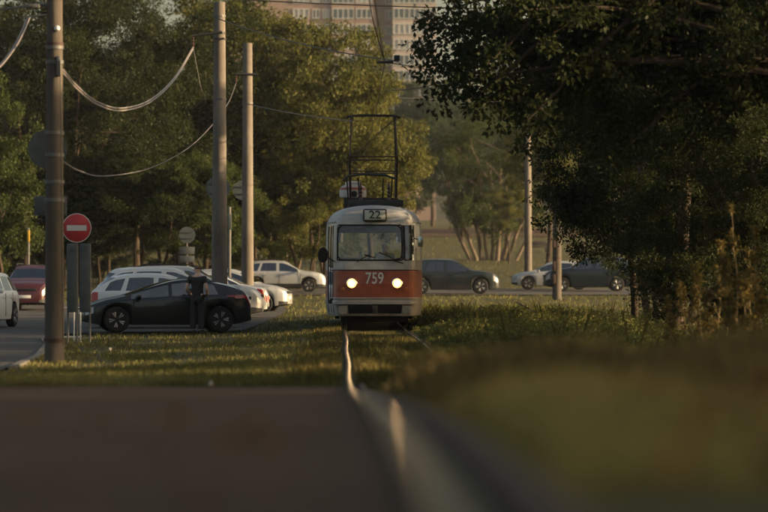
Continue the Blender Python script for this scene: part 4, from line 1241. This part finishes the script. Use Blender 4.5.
# tall single weeds on the right
def tall_weed(label, px, Y, top, seed):
    g = xg(px, Y); rng = random.Random(seed)
    root = empty('tall_weed', g); tag(root, label, 'weed', 'tall weeds at the right edge')
    h = zat(top, Y)-g.z
    mb = MB(); pts = limb_pts((0, 0, -.05), (rng.uniform(-.15, .15), rng.uniform(-.1, .1), h), rng, .02, 8)
    mb.tube(pts, [.013*(1-.09*i)+.002 for i in range(9)], 5)
    C = []; Rr = []
    for i in range(26):
        t = rng.uniform(.12, .97)*8; a = int(t); p = pts[a].lerp(pts[min(a+1, 8)], t-a)
        e = p+Vector((rng.gauss(0, 1), rng.gauss(0, 1), 0)).normalized()*rng.uniform(.05, .22)*(1.15-t/8)+Vector((0, 0, rng.uniform(.02, .16)))
        mb.tube([p, e], [.005, .002], 4); C.append(tuple(e)); Rr.append(rng.uniform(.03, .08))
    C.append(tuple(pts[-1])); Rr.append(.06)
    mb.build('stem', mat('weed_stem', (.17, .12, .06), .9), root)
    link('leaves', leaf_cloud('leaves', np.array(C), np.array(Rr), 22, .055, leaf_mat('weed_leaf', (.06, .055, .018), (.20, .14, .045), .35), seed), root)
for i, (px, Y, top, lb) in enumerate([(739, 44, 208, 'tallest slim weed near the right picture edge'), (764, 43, 226, 'tall weed cut by the right picture edge'), (717, 45, 246, 'tall weed left of the tallest one'), (703, 46, 268, 'medium weed with several twigs, left of the tall weeds'), (727, 43, 262, 'weed between the two tallest weeds on the right'), (751, 45, 255, 'bushy weed right of the tallest one'), (688, 47, 286, 'short weed before the dark foliage on the right'), (744, 42, 280, 'short leafy weed below the tallest one'), (672, 49, 300, 'shortest leftmost weed of the right-hand clump'), (758, 41, 290, 'short weed at the foot of the right edge weeds'), (708, 43, 296, 'short bushy weed in front of the medium weed'), (730, 41, 300, 'low weed in front of all tall weeds')]):
    tall_weed(lb, px, Y, top, 200+i)
# fallen branch in the weeds
p = [at(516, 302, 86), at(530, 309, 82), at(541, 316, 79), at(553, 322, 77)]
mb = MB(); mb.tube(p, [.02, .03, .035, .03], 7); mb.tube([p[1], p[1]+Vector((.25, -.1, .12))], [.015, .006], 5)
tag(mb.build('fallen_branch', M_BARK2), 'pale bare branch lying slanted in the weeds right of the tram', 'branch')
# small pale stones at the pavement edge
for i, (px, Y, r, lb) in enumerate([(211, 29.3, .024, 'small pale stone at the far edge of the foreground pavement'), (238, 29.6, .014, 'tiny stone right of the pale stone on the pavement edge'), (110, 56, .035, 'small white stone on the lawn by the leftmost pole')]):
    bm = bmesh.new(); bmesh.ops.create_icosphere(bm, subdivisions=2, radius=r)
    for q in bm.verts: q.co *= 1+.2*math.sin(q.co.x*160+q.co.z*90+i)
    for q in bm.verts: q.co.z *= 1.1
    me = bpy.data.meshes.new('stone'); bm.to_mesh(me); bm.free(); me.materials.append(mat('pale_stone', (.62, .52, .44), .8))
    o = link('stone', me); g = xg(px, Y); o.location = (g.x, g.y, g.z+.03+r*.7); tag(o, lb, 'stone')

# ------------------------------------------------------------------ people
M_SKIN = mat('skin', (.60, .37, .27), .55)
M_SHIRT = mat('black_shirt', (.012, .012, .013), .85, var=(.02, .02, .021), scale=14)
M_TROUS = mat('dark_trousers', (.016, .016, .019), .9)
M_HAIR = mat('brown_hair', (.15, .09, .055), .8)
M_SHOE = mat('dark_shoe', (.015, .014, .014), .6)
def skin_mesh(name, verts, edges, radii, m, root=0, sub=2):
    me = bpy.data.meshes.new(name); me.from_pydata(verts, edges, []); me.update()
    o = bpy.data.objects.new('tmp_skin', me); COL.objects.link(o)
    md = o.modifiers.new('s', 'SKIN'); sv = me.skin_vertices[0].data if me.skin_vertices else None
    if sv is None:
        bm = bmesh.new(); bm.from_mesh(me); bm.verts.layers.skin.verify(); bm.to_mesh(me); bm.free(); sv = me.skin_vertices[0].data
    for i, r in enumerate(radii): sv[i].radius = r if hasattr(r, '__len__') else (r, r); sv[i].use_root = (i == root)
    ss = o.modifiers.new('u', 'SUBSURF'); ss.levels = sub; ss.render_levels = sub
    dg = bpy.context.evaluated_depsgraph_get()
    out = bpy.data.meshes.new_from_object(o.evaluated_get(dg)); out.name = name
    bpy.data.objects.remove(o)
    out.materials.clear(); out.materials.append(m)
    out.polygons.foreach_set('use_smooth', [True]*len(out.polygons)); out.update()
    return out

def person(label, loc, rz, J, shirt, trous, hair=M_HAIR, sleeves=1, scale=1.0, parent_legs=True):
    """J: joints (local, facing -Y)"""
    root = empty('person', loc, rz); root.scale = (scale,)*3; tag(root, label, 'person')
    names = ['pelvis', 'waist', 'chest', 'neck', 'chin', 'head', 'crown']
    V = []; E = []; Rd = []; I = {}
    def av(n, p, r): I[n] = len(V); V.append(tuple(p)); Rd.append(r); return I[n]
    av('pelvis', J['pelvis'], (.155, .11)); av('waist', J['waist'], (.135, .10)); av('chest', J['chest'], (.165, .115)); av('top', J['top'], (.10, .08)); av('neck', J['neck'], .058); av('head0', J['head0'], (.072, .085)); av('head1', J['head1'], (.085, .10)); av('head2', J['head2'], (.06, .07))
    E += [(I['pelvis'], I['waist']), (I['waist'], I['chest']), (I['chest'], I['top']), (I['top'], I['neck']), (I['neck'], I['head0']), (I['head0'], I['head1']), (I['head1'], I['head2'])]
    for s in ('l', 'r'):
        a = [av('sh'+s+'0', J['sh'+s], .062), av('el'+s, J['el'+s], .045), av('wr'+s, J['wr'+s], .032), av('ha'+s, J['ha'+s], (.042, .022))]
        E += [(I['top'], a[0]), (a[0], a[1]), (a[1], a[2]), (a[2], a[3])]
        h = Vector(J['ha'+s]); d = (h-Vector(J['wr'+s])).normalized(); sd = Vector((d.z, 0, -d.x)); sd = sd.normalized() if sd.length > .01 else Vector((1, 0, 0))
        for k, (o_, ln) in enumerate(((-.028, .07), (-.010, .085), (.010, .08), (.028, .062))):
            f0 = av('f%s%d' % (s, k), h+sd*o_+d*.035, .010); f1 = av('g%s%d' % (s, k), h+sd*o_*1.1+d*(.035+ln)+Vector((0, -.012, 0)), .008)
            E += [(a[3], f0), (f0, f1)]
        f0 = av('t%s' % s, h+sd*-.05+d*.0+Vector((0, -.01, 0)), .011); E.append((a[3], f0))
        b = [av('hi'+s, J['hi'+s], .098), av('kn'+s, J['kn'+s], .062), av('an'+s, J['an'+s], .042), av('to'+s, J['to'+s], (.045, .03))]
        E += [(I['pelvis'], b[0]), (b[0], b[1]), (b[1], b[2]), (b[2], b[3])]
    link('body', skin_mesh('body', V, E, Rd, M_SKIN), root)
    # shirt
    V2 = [J['waist0'] if 'waist0' in J else J['pelvis'], J['waist'], J['chest'], J['top']]; E2 = [(0, 1), (1, 2), (2, 3)]; R2 = [(.175, .135), (.165, .128), (.195, .14), (.125, .098)]
    for s in ('l', 'r'):
        e = Vector(J['sh'+s]).lerp(Vector(J['el'+s]), .55 if sleeves == 1 else 1)
        V2 += [J['sh'+s], e]; i = len(V2); E2 += [(3, i-2), (i-2, i-1)]; R2 += [.082, .070]
        if sleeves == 2: V2.append(Vector(J['el'+s]).lerp(Vector(J['wr'+s]), .9)); E2.append((i-1, i)); R2.append(.05)
    link('shirt', skin_mesh('shirt', [tuple(v) for v in V2], E2, R2, shirt, 1), root)
    V3 = [J['pelvis']]; E3 = []; R3 = [(.172, .132)]
    for s in ('l', 'r'):
        a = Vector(J['kn'+s]).lerp(Vector(J['an'+s]), 1.0)
        V3 += [J['hi'+s], J['kn'+s], tuple(a)]; i = len(V3); E3 += [(0, i-3), (i-3, i-2), (i-2, i-1)]; R3 += [.112, .085, .084]
    link('trousers', skin_mesh('trousers', [tuple(v) for v in V3], E3, R3, trous), root)
    for s in ('l', 'r'):
        a, t = Vector(J['an'+s]), Vector(J['to'+s]); d = (t-a); d.z = 0; d.normalize()
        link('shoe', skin_mesh('shoe', [tuple(a-d*.05+Vector((0, 0, -.03))), tuple(a+d*.06+Vector((0, 0, -.035))), tuple(t+d*.03)], [(0, 1), (1, 2)], [(.064, .066), (.062, .06), (.058, .046)], M_SHOE), root)
    h0, h1, h2 = Vector(J['head0']), Vector(J['head1']), Vector(J['head2'])
    back = Vector((-J['face'][0], -J['face'][1], 0)).normalized()
    hm = skin_mesh('hair', [tuple(h0+back*.035+Vector((0, 0, .05))), tuple(h1+back*.022+Vector((0, 0, .02))), tuple(h2+back*.005+Vector((0, 0, .022)))], [(0, 1), (1, 2)], [(.066, .066), (.088, .10), (.066, .076)], hair)
    ho = link('hair', hm, root)
    # face: nose, ears, eyes
    f = -back; sdv = Vector((-f.y, f.x, 0))
    mb = MB(); n0 = h0.lerp(h1, .62)+f*.098
    mb.tube([n0+Vector((0, 0, .03)), n0+f*.02+Vector((0, 0, -.012)), n0+Vector((0, 0, -.022))], [.008, .015, .008], 6); mb.build('nose', M_SKIN, root)
    for sg in (-1, 1):
        mb = MB(); e = h0.lerp(h1, .7)+sdv*sg*.098-f*.01
        mb.lathe([(.01, -.01), (.026, -.006), (.03, 0), (.024, .008), (.01, .006)], 'X', e, 10); mb.build('ear', M_SKIN, root)
        mb = MB(); e = h1+f*.088+sdv*sg*.034; mb.lathe([(.002, -.010), (.011, -.006), (.013, 0), (.01, .008), (.002, .01)], 'Y', e, 8); mb.build('eye', M_BLACK, root)
    mb = MB(); e = h0+f*.095; mb.tube([e-sdv*.025, e+f*.004, e+sdv*.025], .006, 5); mb.build('mouth', mat('lips', (.30, .12, .10), .6), root)
    return root


STAND = dict(pelvis=(0, 0, .95), waist0=(0, 0, .93), waist=(0, 0, 1.10), chest=(0, .01, 1.30), top=(0, .02, 1.43), neck=(0, 0, 1.50), head0=(.012, -.03, 1.565), head1=(.015, -.035, 1.63), head2=(.015, -.025, 1.69), face=(.25, -1),
    shl=(-.19, .02, 1.41), ell=(-.27, .06, 1.14), wrl=(-.23, -.12, 1.00), hal=(-.18, -.20, .985), shr=(.19, .02, 1.41), elr=(.28, .06, 1.14), wrr=(.24, -.12, 1.01), har=(.19, -.20, .995),
    hil=(-.09, 0, .90), knl=(-.10, -.01, .50), anl=(-.11, .03, .085), tol=(-.12, -.12, .035), hir=(.09, 0, .90), knr=(.11, -.02, .50), anr=(.12, .03, .085), tor=(.14, -.12, .035))
px_, py_ = (197.5-384)/F*73.6, 73.6
person('man in black T-shirt standing with his back to us by the black hatchback', (px_, py_, gzf(px_, py_)+.03), PI-.25, STAND, M_SHIRT, M_TROUS, scale=1.0)
WALK = dict(STAND); WALK.update(knl=(-.09, -.16, .52), anl=(-.09, -.12, .10), tol=(-.09, -.28, .05), knr=(.09, .08, .50), anr=(.09, .30, .12), tor=(.09, .18, .04), ell=(-.26, .05, 1.15), wrl=(-.25, .0, .92), hal=(-.24, -.02, .84), elr=(.26, .05, 1.15), wrr=(.25, -.04, .92), har=(.24, -.08, .84))
g = xg(139.5, 300)
person('tiny far pedestrian in dark clothes on the bright path between the left trees', (g.x, g.y, g.z+.05), .3, WALK, M_SHIRT, M_TROUS)
SIT = dict(pelvis=(0, 0, .18), waist0=(0, 0, .16), waist=(0, .0, .34), chest=(0, -.01, .54), top=(0, -.01, .68), neck=(0, -.03, .75), head0=(0, -.05, .815), head1=(0, -.055, .88), head2=(0, -.045, .94), face=(0, -1),
    shl=(-.19, -.01, .66), ell=(-.27, -.16, .42), wrl=(-.20, -.40, .42), hal=(-.16, -.48, .44), shr=(.19, -.01, .66), elr=(.27, -.16, .42), wrr=(.20, -.40, .42), har=(.16, -.48, .44),
    hil=(-.09, -.04, .15), knl=(-.12, -.46, .17), anl=(-.12, -.50, -.25), tol=(-.12, -.64, -.30), hir=(.09, -.04, .15), knr=(.12, -.46, .17), anr=(.12, -.50, -.25), tor=(.12, -.64, -.30))
d_ = TRAM.matrix_basis @ Vector((.26, 1.45, 1.16))
person('tram driver in a pale top seated behind the windscreen', d_, TRAM.rotation_euler.z, SIT, mat('pale_shirt', (.62, .56, .52), .9), M_TROUS, sleeves=1)

# ------------------------------------------------------------------ haze
def build_haze():
    mb = MB(); mb.box((0, 330, 37), (1500, 1000, 82))
    m = bpy.data.materials.new('haze_air'); m.use_nodes = True
    n, l = m.node_tree.nodes, m.node_tree.links
    n.remove(n['Principled BSDF'])
    pv = n.new('ShaderNodeVolumePrincipled')
    pv.inputs['Color'].default_value = (.82, .84, .86, 1)
    pv.inputs['Density'].default_value = HAZE
    pv.inputs['Anisotropy'].default_value = .2
    l.new(pv.outputs[0], n['Material Output'].inputs['Volume'])
    o = mb.build('haze', m, smooth=False); tag(o, 'thin evening haze in the air over the whole street', 'haze', kind='stuff')
HAZE = .00016
if HAZE > 0: build_haze()
